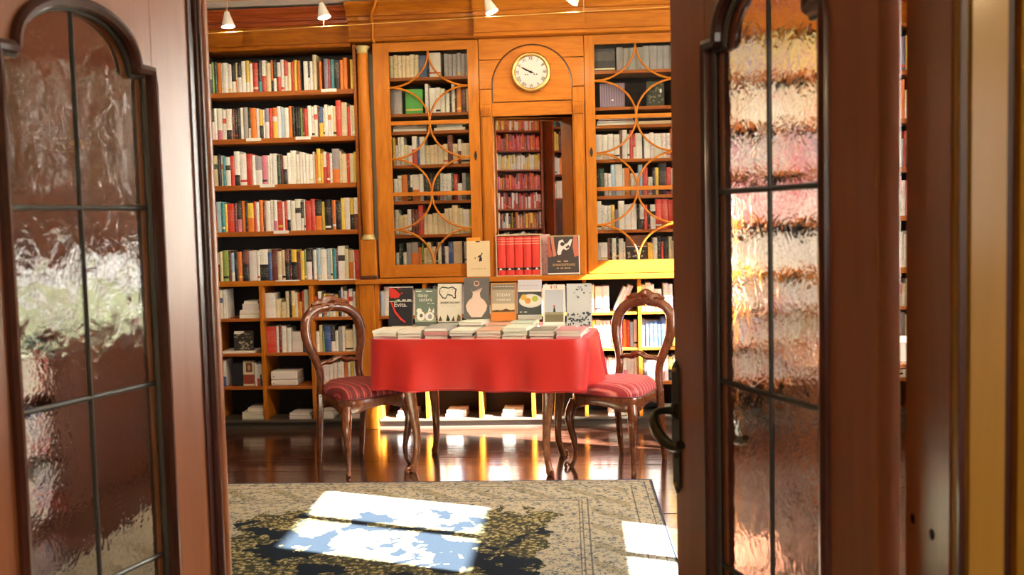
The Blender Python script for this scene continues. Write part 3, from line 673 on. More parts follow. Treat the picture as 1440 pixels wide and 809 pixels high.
# low cells, left unit
YLo = 6.94
def cell(u, i, row, spec, where, hb=.185, x0=0., x1=None, fit=False, vis=1.):
    a, b = u[i]+.0145, u[i+1]-.0145; z = (ROWZ+[.068])[row]+.0005
    shelf_row(spec, a+x0, (a+x1) if x1 else b, z, YLo, where, hb=hb, fit=fit, vis=vis, hmax=.208)
cell(UL, 0, 0, 'wrw24+ wbw26+ w20+ w12+', 'top left cell of the low shelving', hb=.19)
cell(UL, 1, 0, 'w72 c38-- c36-- c23 k16 cy25 w20 oy9 y19-- r17 w30 c15', 'top middle cell of the low shelving', fit=True)
cell(UL, 2, 0, 'r20- k8 wrw26 b18- y22- l18- wrw30- w22- y22- k14 b12 w12+ _6 w30 r14 wrw30 w20 g16', 'top cell behind the left chair', fit=True)
cell(UL, 1, 1, 'r56 w14 n14 w26 w28 w62- k12 b16 r14 w12', 'second middle cell of the low shelving', fit=True)
cell(UL, 2, 1, 'w22- c20 g14- b42 kw28 w22- s22 w20 c52- w20 s18', 'second cell behind the left chair', fit=True)
cell(UL, 0, 2, 'r26- wb24', 'third left cell of the low shelving', hb=.19)
cell(UL, 0, 2, 'w18- wr22- wd12- wt16-', 'beside the portrait book in low shelving', x0=.258, hb=.19)
cell(UL, 2, 2, 'w30 _8 w36 w26 w30 w20 w24 o24 w16 y20 w22 w20', 'third cell behind the left chair', hb=.17, fit=True)
for i in range(3):
    for r in range(3): cell(UC, i, r, rand_spec(300, pal='kbwwrlsc'), 'x' if r else '%s top cell behind the table books' % ORD[i], fit=True, vis=.6 if r == 0 else .02)
cell(UC, 3, 0, rand_spec(300, pal='kwwbsc'), 'fourth top cell behind the table books', fit=True, vis=.3)
for r in (1, 2): cell(UC, 3, r, rand_spec(300, pal='wwwpc'), 'x', fit=True, vis=.02)
WA, WB_ = 'low cell left of the right chair back', 'low cell right of the right chair back'
cell(UC, 4, 0, 'w30 c22 _4 w46 w44 _26 w24/ w20/ wr18/ _90', 'top '+WA, fit=True)
cell(UC, 4, 1, 'w30 y14 wp22 w18 wp20 w18 r18 o14 r18 r16 o18 r20 l20 w18', 'second '+WA, fit=True)
cell(UC, 4, 2, 'w20 w18 wp14 w22 w20 p10 w20 w16 w22 w18 wp20 w20 w18 w16', 'third '+WA, hb=.17, fit=True)
cell(UC, 5, 0, 'c24 wbw30 w20 w40- _10 w26 wp24 _22 w30- w26- w30 w24', 'top '+WB_, fit=True)
cell(UC, 5, 1, 'b22 b20 b20 b24 b20 b24 y26 k12 y20 o28 o24 c24 r20 w20', 'second '+WB_, fit=True)
cell(UC, 5, 2, 'k26 w20 w50 wp20 w22 yk20 w30 r16 w24 y16 w24 w20', 'third '+WB_, hb=.17, fit=True)
for i in range(4):
    for r in range(3): cell(UR, i, r, rand_spec(290, pal='wwwwcpslw'), 'x', fit=True, vis=.0001)
# behind the tracery
gz = [2.461, 2.213, 1.856, 1.605, 1.368, 1.1585]
GL = ["c20 c24 c24 c24 c22 c26 c24 b48 k12 w64+ _18 s24 s24 s24 s24 s24 s22", "s56 _18 G88 _12 w18+ _4 w32 w24 w24 _2 w20- k10 w18+ k8 o24 n24 c20",
      "y16+ w16- w14+ w22+ c22- w26- wr30+ b12 w34+ c28- c24- c20- c34- c26- n30+ c28- wn20 c60-", "w24- w24 o36 k16 wk14 wo40 w26 k14 d16 k28 k16 d22 w20 w24 w26 d14 r22 w28-- s24 d26 w10",
      "w24 c30- c26- w24 n24 n20 r32+ c22- c36- c30- c44- c24 c22 c38+ c30 w40 y24", "w18-- d14 k10 w20-- s26 so40 o20- g10 c20- c24 c24- k12 w20 k18 w22- b26 c50 k12 w12 y24+ k20"]
GH = [.158, .172, .172, .185, .175, .15]; GM = [.168, .215, .2, .215, .205, .185]
GR = ["k100 _6 s30 s30 s32 s30 s30 s32 s30 s30 s30", "_70 v124 _250 _90", "w44 w34 w34 w38 n16+ w30+ w14 r20+ rw16 w40 k10 w36 w24 w48 w26 w26 o16+ w26",
      "k20 d30 w20- w20- l24+ w40+ w12 o32 w24- w24- l24+ r30 w28-- k14 y20 k44+ r26 w26 k14", "w30+ w14 w20 w18 y22 v20- w34+ w34 w34 k16 wk24 r20 k14 wkw30 r34+ r36+ r32+ w24", "w24- w40- n14 k12 w24 k14 w28 w12- _130 y30- w26 k20 r14- k30 c22 w18- o20-"]
for rows_, xa, xb, wh in ((GL, -1.30, -.742, 'left glazed cabinet'), (GR, .118, .686, 'right glazed cabinet')):
    for k in range(6):
        if wh[0] == 'r' and k == 1: continue
        shelf_row(rows_[k], xa, xb, gz[k]+.0005, 6.965, '%s row inside the %s' % (ORD[k], wh), hb=GH[k], hj=.006, hmax=GM[k], vis=.85)

# ---------------------------------------------------------------- other bookcases of the room (left wall, door wall)
darkw = wood('dark_red_brown_wood', (.075, .02, .010), (.045, .012, .007), .35, (9, 9, 1), 3, coat=.25)
def side_case(name, label, T, L, H, D, levels, mat, panel_from=None, ups=()):
    """bookcase in local coords: x along its length 0..L, front at y=0, back at y=D"""
    t = thing(name, label, 'bookcase'); t.matrix_world = T
    def b(nm, m, *a): return MB().box(*a).build(nm, m, t, bevel=.003)
    b('side_panel', mat, 0, .03, 0, D, 0, H); b('side_panel', mat, L-.03, L, 0, D, 0, H); b('back_panel', MT['inner'], .03, L-.03, D-.02, D, 0, H)
    b('top_board', mat, .0305, L-.0305, 0, D-.021, H-.03, H); b('bottom_board', mat, .0305, L-.0305, 0, D-.021, 0, .06)
    for u in ups: b('divider', mat, u-.03, u+.03, 0, D-.021, .0605, panel_from or H-.031)
    xs = [.03]+[q for u in ups for q in (u-.03, u+.03)]+[L-.03]
    for z in levels:
        for a, c in zip(xs[::2], xs[1::2]): b('shelf', mat, a+.001, c-.001, .003, D-.021, z-.022, z)
    if panel_from:
        n = max(2, round(L/.62)); w = (L-.062)/n
        for k in range(n):
            x0 = .031+k*w
            d = b('door', mat, x0+.002, x0+w-.002, -.004, .018, panel_from+.004, H-.034)
            hz = (panel_from+H-.03)/2
            for (za, zb) in ((panel_from+.07, hz-.04), (hz+.04, H-.1)): box('door_panel', darkw, d, x0+.07, x0+w-.07, -.010, -.0042, za, zb, .004)
            MB().lathe([(.006, 0), (.006, .012), (.013, .02), (.010, .03), (.001, .032)], (x0+w-.035 if k % 2 == 0 else x0+.035, -.004, hz), n=12, axis='y').build('knob', MT['brass'], d, smooth=True)
    return t
T1 = Matrix.Translation((-2.645, 3.35, .001)) @ Matrix.Rotation(PI/2, 4, 'Z')
cup = side_case('wall_cupboard', 'dark red wood cupboard with one open book bay along the left wall', T1, 3.50, 2.9, .28, [.36, .66], darkw, panel_from=.95, ups=(.95, 1.45, 2.2, 2.9))
for a, b in ((.032, .918), (1.482, 2.168), (2.232, 2.868), (2.932, 3.468)):
    d_ = MB().box(a, b, -.004, .016, .062, .945).build('door', darkw, cup, bevel=.003); box('door_panel', darkw, d_, a+.08, b-.08, -.010, -.0042, .16, .85, .004)
for z in (.0605, .3605, .6605): shelf_row(rand_spec(430, pal='wwrwksbrw'), .984, 1.416, z, .02, 'x', hb=.2, T=T1, vis=.0001)
T2 = Matrix.Translation((1.62, 1.69, .001)) @ Matrix.Rotation(PI, 4, 'Z')
lev2 = [.36+.248*k for k in range(10)]
side_case('paperback_case', 'tall bookcase of red and orange paperbacks reflected in the mirror', T2, .88, 2.95, .21, lev2, MT['red_case'])
for k, z in enumerate([.061]+[l+.0005 for l in lev2]):
    if k == 0: continue
    shelf_row(rand_spec(800, 12, 34, pal=['rnorrp', 'ccyyww', 'rrronp', 'ooywr', 'wccwnw', 'kyown', 'wwrnwr'][k % 7]), .035, .845, z, .02, 'x', hb=.185, hmax=.205, T=T2, vis=.0001)
T3 = Matrix.Translation((2.27, 1.80, .001)) @ Matrix.Rotation(PI+R(-9), 4, 'Z')
side_case('corner_case', 'dark case with upper shelves and lower door reflected in the mirror', T3, .60, 2.95, .24, [1.72, 2.02, 2.32, 2.62], MT['red_case'])
for k, z in enumerate((1.7205, 2.0205, 2.3205, 2.6205)): shelf_row(rand_spec(520, 18, 50, pal=['wwsw', 'owwk', 'ynwk', 'nktw'][k]), .035, .565, z, .02, 'x', hb=.21, hmax=.25, T=T3, vis=.0001)
c3 = [o for o in bpy.data.objects if o.name.startswith('corner_case')][0]
o = box('door', darkw, c3, .20, .569, .006, .03, .065, 1.69, .003); box('door_panel', MT['door_dark'], o, .26, .51, .001, .0055, .2, 1.55, .004)
box('green_light_panel', MT['green_light'], c3, .034, .19, .01, .03, .065, 1.69, .002)  # flat green stands in for the strip of green light by the door

# pick the 300 that show largest, the rest is one object
NB = 290
order = sorted(range(len(BOOKS)), key=lambda i: -BOOKS[i]['pri'])
solo = set(order[:NB])
rest = MB()
for i, b in enumerate(BOOKS):
    if i in solo:
        mb = MB(); base = Vector((b['x']+b['w']/2, b['y'], b['z'])); bb = dict(b); bb['x'] = -b['w']/2; bb['y'] = 0; bb['z'] = 0; bb['n'] = b['n']+int(abs(base.x*97))
        emit_book(mb, bb); o = mb.build('book', MT['book'], None, colors=True); o.location = base
        tag(o, '%s book, %s from left, %s' % (b['nm'], ordinal(b['n']), b['where']), 'book', 'books standing on the library wall shelves')
    else: emit_book(rest, b)
o = rest.build('smaller_books', MT['book'], None, colors=True); o['kind'] = 'stuff'
tag(o, 'slimmer and farther books filling the remaining shelves of the library', 'books')

# ================================================================ FLAT AND FACE-OUT BOOKS
def flat_book(label, x, y, z, w, d, t, rz, col, spine='front', group=None, paper=None, name='paperback'):
    """book lying flat, centred on x, front edge at y; origin at its base"""
    T = Matrix.Rotation(0, 4, 'Z'); mb = MB(); c = .0018; mb.col = (*col, 1.)
    mb.box(-w/2, w/2, 0, d, 0, c); mb.box(-w/2, w/2, 0, d, t-c, t)
    if spine == 'front': mb.box(-w/2, w/2, 0, c, c, t-c)
    elif spine == 'left': mb.box(-w/2, -w/2+c, 0, d, c, t-c)
    else: mb.box(w/2-c, w/2, 0, d, c, t-c)
    o = mb.build(name, MT['book'], None, colors=True); o.location = (x, y, z); o.rotation_euler = (0, 0, rz)
    i = .003
    pb = MB().box(-w/2+(c if spine == 'left' else i), w/2-(c if spine == 'right' else i), c if spine == 'front' else i, d-i, c, t-c).build('page_block', paper or MT['paper'], o)
    return tag(o, label, 'book', group)
def poly_c(pts, n=None): return pts
def ell(cx, cy, rx, ry, n=14, a0=0): return [(cx+rx*math.cos(2*PI*k/n+a0), cy+ry*math.sin(2*PI*k/n+a0)) for k in range(n)]
def face_book(label, x, y, z, w, h, t, rz, lean, col, art=(), texts=(), name='display_book', group=None, back=None):
    """book standing with its front cover to the viewer; art = [(colour, [(u,v)...])] in cover fractions"""
    o = thing(name, label, 'book', (x, y, z), rz, group); o.rotation_euler = (lean, 0, rz)
    mb = MB(); mb.col = (*col, 1.); mb.box(-w/2, w/2, 0, .002, 0, h); mb.box(-w/2, w/2, t-.002, t, 0, h); mb.box(-w/2, -w/2+.002, .002, t-.002, 0, h)
    mb.build('cover', MT['book'], o, colors=True)
    MB().box(-w/2+.002, w/2-.003, .002, t-.002, .003, h-.003).build('page_block', MT['paper'], o)
    if art:
        pm_ = MB()
        for k, (c, pts) in enumerate(art):
            pm_.col = (*c, 1.); e = .0003+.00006*k
            pm_.extrude([(-w/2+u*w, -e, v*h) for u, v in pts], (0, e-.0001, 0))
        pm_.build('cover_print', MT['book'], o, colors=True)['kind'] = 'stuff'
    for (body, u, v, sz, m, sx) in texts:
        text_mesh('title', body, sz, m, o, Matrix.Translation((-w/2+u*w, -.0026, v*h)) @ Matrix.Rotation(PI/2, 4, 'X'), .0003, sx=sx)
    return o
def dashes(col, u0, u1, v, hh=.012, n=5):
    w = (u1-u0)/n
    return [(col, rect(u0+k*w, v-hh, u0+(k+.55+.25*((k*7) % 3)/2)*w, v+hh)) for k in range(n)]
def rect(u0, v0, u1, v1): return [(u0, v0), (u1, v0), (u1, v1), (u0, v1)]
WHT = MT['card']; RED = (.6, .03, .02); WH = (.85, .83, .78); BK = (.012, .012, .014)
rg = random.Random(5)
# --- table frame data
TX, TY, TZ, TR = -.565, 5.855, .785, R(-7.8)
Tt = Matrix.Translation((TX, TY, 0)) @ Matrix.Rotation(TR, 4, 'Z')
ZT = TZ+.0012
names8 = ['black Evita cover', 'green puppy cover', 'cream cover', 'grey vase cover', 'sunset cover', 'apple plate cover', 'red figure cover', 'pale leaf cover']
back_h = [.036, .036, .058, .076, .06, .07, .036, .024]
fcol = [[WH, (.8, .72, .6)], [(.8, .75, .68), WH], [(.3, .32, .33), (.7, .3, .28)], [WH, (.05, .05, .06)], [(.75, .4, .3), WH], [(.6, .7, .62), WH], [(.2, .2, .16), WH], [(.62, .25, .28), WH]]
pile_top = []
for i in range(8):
    lx = -.535+.153*i
    for row, (ly, hh) in enumerate(((-.292, .050+.014*(i % 3 == 2)), (-.082, back_h[i]))):
        n = 2 if hh < .045 else 3
        z = ZT
        for k in range(n):
            t = hh/n*(1+rg.uniform(-.12, .12)) if k < n-1 else ZT+hh-z
            dx, dr_ = rg.uniform(-.004, .004), rg.uniform(-.05, .05)
            p = Tt @ Vector((lx+dx, ly+rg.uniform(0, .012), 0))
            flat_book('%s book up in the %s pile of the %s' % (ORD[k], 'front' if row == 0 else 'rear', names8[i]), p.x, p.y, z, .138, .198, t-.0006, TR+dr_, jit(fcol[i][k % 2]), rg.choice(('front', 'left', 'right', 'left')), 'paperbacks piled on the red table')
            z += t
    pile_top.append(z)
xs8 = [-1.105, -.948, -.797, -.63, -.466, -.307, -.163, -.014]
W8 = [.150, .130, .147, .155, .155, .142, .130, .150]; H8 = [.245, .225, .232, .248, .232, .238, .242, .258]
def fleck(n, u0, u1, v0, v1, s, col, r): return [(col, ell(r.uniform(u0, u1), r.uniform(v0, v1), s*r.uniform(.5, 1.4), s*r.uniform(.3, .8), 6, r.uniform(0, 3))) for _ in range(n)]
rf = random.Random(3)
arts = [
 ((.02, .02, .025), [(RED, [(.0, .98), (.28, .9), (.5, .78), (.42, .72), (.25, .68), (.0, .74)])]+fleck(14, .05, .55, .7, .95, .035, RED, rf)+[(RED, [(.12, .62), (.3, .36), (.55, .18), (.72, .1), (.7, .07), (.5, .14), (.24, .33), (.06, .6)]), (WH, rect(.02, .6, .98, .615)), ((.2, .5, .15), ell(.32, .62, .06, .025)), (WH, rect(.0, .955, 1, .97))]+dashes(WH, .36, .98, .64, .012, 3),
  [('Evita.', .5, .52, .040, WHT, 1.)]),
 ((.16, .22, .17), [((.10, .13, .11), rect(0, .0, 1, .1)), ((.35, .4, .3), rect(0, .1, 1, .22)), (WH, ell(.28, .26, .2, .13)), (WH, ell(.2, .4, .13, .07)), ((.12, .14, .12), ell(.3, .27, .08, .05)), (WH, ell(.7, .25, .22, .12)), ((.3, .32, .36), ell(.72, .24, .1, .07)), (WH, [(.62, .36), (.68, .5), (.78, .4)]), (WH, [(.8, .36), (.9, .48), (.93, .34)]), ]+dashes(WH, .04, .98, .93, .014, 2)+dashes(WH, .6, .98, .6, .008, 2),
  [('daisy', .36, .82, .032, WHT, 1.), ('sisters', .5, .70, .032, WHT, 1.)]),
 ((.78, .74, .62), [((.03, .03, .03), [(.08, .88), (.2, .93), (.45, .9), (.62, .93), (.8, .86), (.76, .74), (.78, .62), (.68, .6), (.6, .68), (.42, .7), (.34, .6), (.2, .62), (.06, .74)]), ((.78, .74, .62), [(.11, .87), (.21, .9), (.45, .87), (.61, .9), (.74, .84), (.71, .74), (.73, .65), (.68, .64), (.61, .71), (.41, .73), (.32, .63), (.22, .65), (.1, .75)])]+fleck(9, .18, .65, .72, .86, .018, (.1, .08, .06), rf)+[((.08, .05, .03), [(.03, .02), (.12, .16), (.2, .03)]), ((.03, .03, .03), [(.36, .02), (.42, .2), (.52, .06), (.5, .02)]), ((.1, .06, .03), [(.58, .02), (.68, .16), (.72, .02)]), ((.16, .1, .05), [(.8, .02), (.86, .2), (.97, .14), (.96, .02)])]+dashes((.5, .4, .28), .2, .85, .41, .006, 4),
  [('DARK NOAM', .52, .50, .017, MT['black'], 1.15)]),
 ((.13, .125, .12), [((.62, .35, .27), ell(.5, .86, .115, .07, 18)), ((.13, .125, .12), ell(.5, .865, .075, .042, 18)), ((.78, .60, .50), [(.3, .04), (.7, .04), (.88, .2), (.93, .32), (.82, .44), (.66, .52), (.63, .62), (.68, .7), (.74, .76), (.66, .66), (.6, .68), (.42, .68), (.34, .66), (.25, .76), (.3, .7), (.36, .62), (.33, .52), (.18, .44), (.08, .32), (.12, .2)])], []),
 ((.55, .26, .08), [((.42, .36, .27), rect(.06, .3, .94, .96)), ((.2, .17, .13), rect(.06, .82, .94, .96)), ((.72, .62, .45), rect(.06, .3, .94, .46)), ((.08, .05, .03), [(.06, .26), (.25, .3), (.4, .27), (.6, .33), (.8, .28), (.94, .3), (.94, .25), (.06, .24)]), ((.66, .22, .04), rect(.06, .02, .94, .22))]+dashes((.7, .64, .5), .24, .8, .56, .022, 6)+dashes(WH, .1, .92, .9, .008, 9),
  [('TODAY', .5, .68, .026, WHT, 1.)]),
 ((.60, .58, .62), [((.62, .60, .66), rect(0, .72, 1, 1)), (WH, rect(0, .70, 1, .74)), ((.06, .065, .06), rect(0, .12, 1, .70)), ((.72, .72, .68), ell(.55, .47, .5, .17, 24)), ((.80, .79, .72), ell(.55, .48, .42, .13, 24)), ((.70, .42, .06), ell(.25, .56, .13, .075)), ((.68, .3, .06), ell(.42, .47, .13, .075)), ((.45, .50, .06), ell(.72, .52, .13, .075)), ((.5, .48, .42), rect(0, 0, 1, .1))]+dashes(WH, .08, .45, .19, .008, 2)+dashes((.4, .38, .44), .08, .9, .86, .008, 6),
  []),
 (WH, [((.52, .56, .63), rect(.09, .3, .94, .87)), ((.19, .16, .09), rect(.09, .08, .94, .3)), ((.3, .26, .15), rect(.09, .26, .94, .32)), ((.03, .025, .025), [(.47, .32), (.58, .32), (.56, .42), (.5, .46)]), ((.6, .06, .04), ell(.52, .47, .045, .025)), ((.7, .2, .1), rect(.35, .9, .42, .98)), ((.7, .2, .1), rect(.5, .9, .53, .98)), ((.05, .05, .05), rect(.6, .9, .63, .98))], []),
 ((.60, .64, .65), [((.1, .12, .14), rect(0, 0, .02, 1))]+fleck(46, .05, .97, .03, .34, .045, (.05, .065, .085), rf)+fleck(14, .3, .97, .62, .97, .03, (.08, .1, .12), rf)+[((.62, .3, .34), rect(.02, 0, 1, .03))], [])]
fl8 = ['black paperback with red splash reading Evita, leftmost of the books standing on the table', 'green paperback with white puppies titled daisy sisters standing on the table', 'cream paperback with dark animal outline standing on the table',
       'grey book with a pale vase on its cover standing on the table', 'tan and orange sunset book reading TODAY standing on the table', 'book with apples on a white plate on its cover on the table',
       'white bordered book with tiny red figure under grey sky standing on table', 'pale blue book flecked with dark leaves, rightmost of those standing on the table']
for i in range(8):
    face_book(fl8[i], xs8[i], 5.93-.022*(i-3.5)*0-.137*(xs8[i]-TX)*1.0, pile_top[i]+.0035, W8[i], H8[i], .02, R(-5), R(-9), arts[i][0], arts[i][1], arts[i][2], group='books standing face out on the table')

# --- on the worktop
ZW = 1.0668
face_book('cream book with a small black dancing figure leaning on the worktop', -.705, 6.866, ZW+.001, .162, .248, .009, 0, R(-3.2), (.72, .60, .36),
          [(BK, [(.52, .42), (.66, .44), (.66, .52), (.62, .56), (.7, .66), (.66, .67), (.6, .6), (.54, .6), (.46, .54), (.5, .53), (.56, .55)]), ((.35, .2, .1), ell(.37, .52, .03, .03)), (BK, rect(.4, .965, .58, 1.0))]+dashes((.4, .3, .18), .2, .85, .22, .012, 5))
face_book('orange book standing behind the cream book on the worktop', -.735, 6.8765, ZW+.0015, .09, .272, .006, 0, R(-3), (.72, .3, .03))
sc = thing('slipcase', 'cream slipcase holding five red volumes on the worktop', 'slipcase', (-.425, 6.873, ZW))
for (a, b, c, d, e, f) in ((-.156, -.150, 0, .17, 0, .285), (.150, .156, 0, .17, 0, .285), (-.15, .15, .164, .17, 0, .285), (-.15, .15, 0, .163, 0, .005), (-.15, .15, 0, .163, .28, .285)):
    box('board', P('cream_board', (.66, .55, .36)), sc, a, b, c, d, e, f)
for k in range(5):
    w = .0585; bx = -.425-.149+.001+k*.0595+w/2
    mb = MB(); mb.col = (.62, .045, .03, 1.)
    pr = [(-w/2, .012), (-w*.36, .003), (0, 0), (w*.36, .003), (w/2, .012)]
    mb.extrude([(u, v, 0) for u, v in pr]+[(w/2, .15, 0), (-w/2, .15, 0)], (0, 0, .268))
    o = mb.build('book', MT['book'], None, colors=True); o.location = (bx, 6.8685, ZW+.0058)
    pt = MB()
    def band(z0, z1, col, e=.0006):
        pt.col = (*col, 1.)
        pt.extrude([(u*1.004, v-e, z0) for u, v in pr]+[(w/2*1.004, .0135, z0), (-w/2*1.004, .0135, z0)], (0, 0, z1-z0))
    band(.035, .052, BK); 
    for zz in (.215, .232, .25): band(zz, zz+.004, (.75, .4, .3))
    pt.col = (*WH, 1.); dx = (k-2)*.003
    pt.extrude([(dx-.011, -.0014, .037), (dx+.012, -.0014, .037), (dx+.003, -.0014, .0505), (dx-.003, -.0014, .0505)], (0, -.0004, 0))
    pt.build('spine_print', MT['book'], o, colors=True)['kind'] = 'stuff'
    tag(o, 'red volume, %s from the left of five in the slipcase' % ORD[k], 'book', 'red volumes in the slipcase')
face_book('pink speckled book standing behind the dark theatre book on the worktop', -.243, 6.935, ZW+.0015, .07, .283, .02, 0, R(-3), (.70, .45, .48), fleck(20, .05, .95, .05, .95, .05, (.5, .15, .2), rf))
face_book('dark book with red curtains reading SHAKESPEARE on the worktop', -.113, 6.867, ZW+.0015, .222, .272, .012, 0, R(-3), (.055, .045, .04),
          [((.40, .10, .05), [(0, .98), (.06, .98), (.1, .7), (.16, .48), (.06, .44), (0, .5)]), ((.55, .18, .10), [(.1, .98), (.2, .98), (.22, .75), (.28, .5), (.18, .46), (.14, .7)]), ((.5, .14, .08), [(.82, .98), (.94, .98), (.96, .7), (1, .5), (.84, .44), (.78, .7)]), ((.78, .74, .68), [(.3, .56), (.36, .86), (.48, .9), (.55, .78), (.62, .8), (.72, .9), (.78, .9), (.72, .74), (.66, .66), (.58, .62), (.5, .66), (.44, .6), (.42, .52), (.34, .5)]), ((.05, .04, .04), ell(.47, .78, .07, .05)), ((.05, .04, .04), [(.56, .7), (.66, .76), (.7, .7), (.6, .66)]), (WH, rect(0, .015, 1, .05)), ((.4, .3, .15), rect(0, .97, .97, 1)), (WH, rect(.97, .0, 1, .99))]+dashes((.62, .42, .2), .3, .7, .345, .014, 2)+dashes((.5, .36, .2), .28, .76, .17, .012, 4),
          [('SHAKESPEARE', .5, .255, .0225, P('gold_ink', (.62, .42, .2)), 1.12)])
# --- flat piles and boxes in the low cells
def pile(x, y, z, specs, where, d=.19, w=.14, group='books lying flat in the low shelving'):
    for k, (t, col, ww, dx) in enumerate(specs):
        flat_book('%s book up in the flat pile %s' % (ORD[k], where), x+dx, y, z, ww, d, t-.0006, rg.uniform(-.04, .04), jit(col, .05), rg.choice(('front', 'left')), group); z += t
pile(-2.363, 6.945, .801, [(.022, WH, .15, .0), (.020, (.75, .72, .6), .15, .0), (.016, WH, .145, -.0), (.045, (.78, .76, .7), .118, .008), (.02, WH, .10, .012)], 'in the top left low cell')
pile(-2.455, 6.93, .551, [(.014, WH, .25, .0)], 'under the dark photo book', d=.2)
face_book('dark photo book propped in the second left low cell', -2.43, 6.98, .5665, .14, .14, .014, R(4), R(-6), (.035, .032, .028), fleck(26, .3, .95, .05, .5, .07, (.35, .3, .22), rf)+fleck(10, .05, .9, .55, .85, .07, (.22, .2, .16), rf)+[(WH, [(.02, .84), (.3, .82), (.55, .9), (.5, .98), (.02, .98)])])
face_book('black book turned face out in the third left low cell', -2.478, 6.96, .3115, .075, .165, .02, 0, R(-4), (.02, .022, .035))
face_book('cream and red portrait book face out in the third left low cell', -2.395, 6.955, .3115, .08, .178, .03, 0, R(-3), (.74, .66, .45), [((.32, .06, .035), rect(0, .08, 1, .45)), ((.16, .07, .04), rect(.25, .55, .85, .92)), ((.5, .32, .15), ell(.55, .73, .13, .12))])
for k, (z, t) in enumerate(((.3105, .042), (.3535, .062))):
    bx = MB(); o = bx.box(-.098, .098, 0, .17, 0, t).build('document_box', P('white_box_card', (.80, .76, .74)), None, bevel=.009, seg=2); o.location = (-2.13, 6.935, z)
    tag(o, ('lower' if k == 0 else 'upper')+' of two white boxes stacked in the middle low cell', 'box', 'white boxes in the low shelving')
    MB().lathe([(.004, 0), (.004, .001)], (-.075, -.0002, t*.4), n=8, axis='y').build('stud', MT['iron'], o)
pile(-2.37, 6.945, .0685, [(.018, (.75, .72, .6), .16, .0), (.016, (.7, .68, .5), .16, .0), (.02, (.78, .76, .68), .16, -.0), (.03, WH, .115, .02)], 'in the bottom left low cell')
pile(-2.022, 6.945, .0685, [(.012, WH, .16, 0), (.014, (.4, .25, .28), .165, -.002), (.018, WH, .15, -.006)], 'in the bottom middle low cell')
pile(-1.83, 6.945, .0685, [(.02, WH, .1, 0), (.02, WH, .09, .0), (.018, WH, .08, 0)], 'in the bottom cell behind the left chair')
pile(-1.66, 6.945, .0685, [(.03, WH, .14, 0), (.024, WH, .13, 0), (.02, WH, .13, 0)], 'beside the pilaster in the bottom low cell')
for i, (xx, c) in enumerate(((-1.25, WH), (-.9, (.6, .3, .15)), (-.5, (.2, .1, .06)), (.25, WH), (.62, WH))):
    pile(xx, 6.945, .0685, [(.025, c, .15, 0), (.022, WH, .14, .004)], 'in the %s bottom cell from the pilaster' % ORD[i])
# flat books on the narrow shelf of each glazed cabinet
for (xx, wh, sp) in ((-1.17, 'left half of left cabinet', [(.022, (.05, .07, .1), .24, 0), (.018, (.6, .58, .5), .24, 0), (.03, (.6, .55, .42), .12, -.04)]), (-.89, 'right half of left cabinet', [(.02, (.62, .52, .4), .22, 0), (.018, WH, .18, 0), (.022, (.45, .42, .06), .25, 0)]),
                     (.265, 'left half of right cabinet', [(.016, WH, .26, 0), (.018, BK, .26, 0), (.018, (.5, .06, .02), .24, 0), (.02, BK, .24, 0)]), (.545, 'right half of right cabinet', [(.022, (.6, .45, .25), .25, 0), (.02, BK, .25, 0), (.02, WH, .25, 0)])):
    pile(xx, 6.965, 2.0905, sp, 'on narrow shelf, '+wh, d=.18, group='flat books behind the tracery')
face_book('violet striped book face out behind the right tracery', .245, 6.97, 2.2135, .17, .165, .02, 0, R(-3), (.20, .15, .24), [((.3, .22, .32), rect(.1*k, .05, .1*k+.04, .98)) for k in range(10)]+[(WH, ell(.5, .3, .05, .035))])
face_book('dark green pictured book face out behind the right tracery', .54, 6.97, 2.2135, .12, .17, .02, 0, R(-3), (.03, .04, .025), fleck(24, .08, .92, .08, .9, .07, (.16, .17, .08), rf)+[(WH, ell(.8, .6, .06, .09))])
face_book('black and brown pictured book face out behind the lower right tracery', .395, 6.975, 1.159, .145, .17, .02, 0, R(-3), (.03, .025, .022), [((.16, .06, .035), rect(0, .55, 1, 1)), (WH, rect(0, .52, 1, .545))]+fleck(16, .1, .9, .05, .4, .06, (.45, .4, .35), rf))

# ================================================================ TABLE, CLOTH
def rrect(hx, hy, rc, z, n=6): return [(sx*(hx-rc)+rc*math.cos(a0+PI/2*k/n), sy*(hy-rc)+rc*math.sin(a0+PI/2*k/n), z) for sx, sy, a0 in ((1, 1, 0), (-1, 1, PI/2), (-1, -1, PI), (1, -1, 1.5*PI)) for k in range(n+1)]
tb = thing('table', 'small cherry wood table with curved legs under the red cloth', 'table', (TX, TY, 0), TR)
MB().extrude(rrect(.625, .297, .105, TZ-.025), (0, 0, .0225)).build('tabletop', MT['table'], tb, bevel=.005)
def apron(x0, x1, y0, y1, along):
    n = 32; prof = []
    for k in range(n+1):
        u = k/n; prof.append((u, .085+.03*math.cos(u*4*PI)+.022*math.cos(u*12*PI)))
    mb = MB()
    if along == 'x': pts = [(x0, y0, TZ-.026), (x1, y0, TZ-.026)]+[(x1+(x0-x1)*u, y0, TZ-.06-h) for u, h in prof]; mb.extrude(pts, (0, y1-y0, 0))
    else: pts = [(x0, y0, TZ-.026), (x0, y1, TZ-.026)]+[(x0, y1+(y0-y1)*u, TZ-.06-h) for u, h in prof]; mb.extrude(pts, (x1-x0, 0, 0))
    mb.build('apron', MT['table'], tb)
apron(-.39, .39, -.235, -.215, 'x'); apron(-.39, .39, .215, .235, 'x'); apron(-.425, -.405, -.21, .21, 'y'); apron(.405, .425, -.21, .21, 'y')
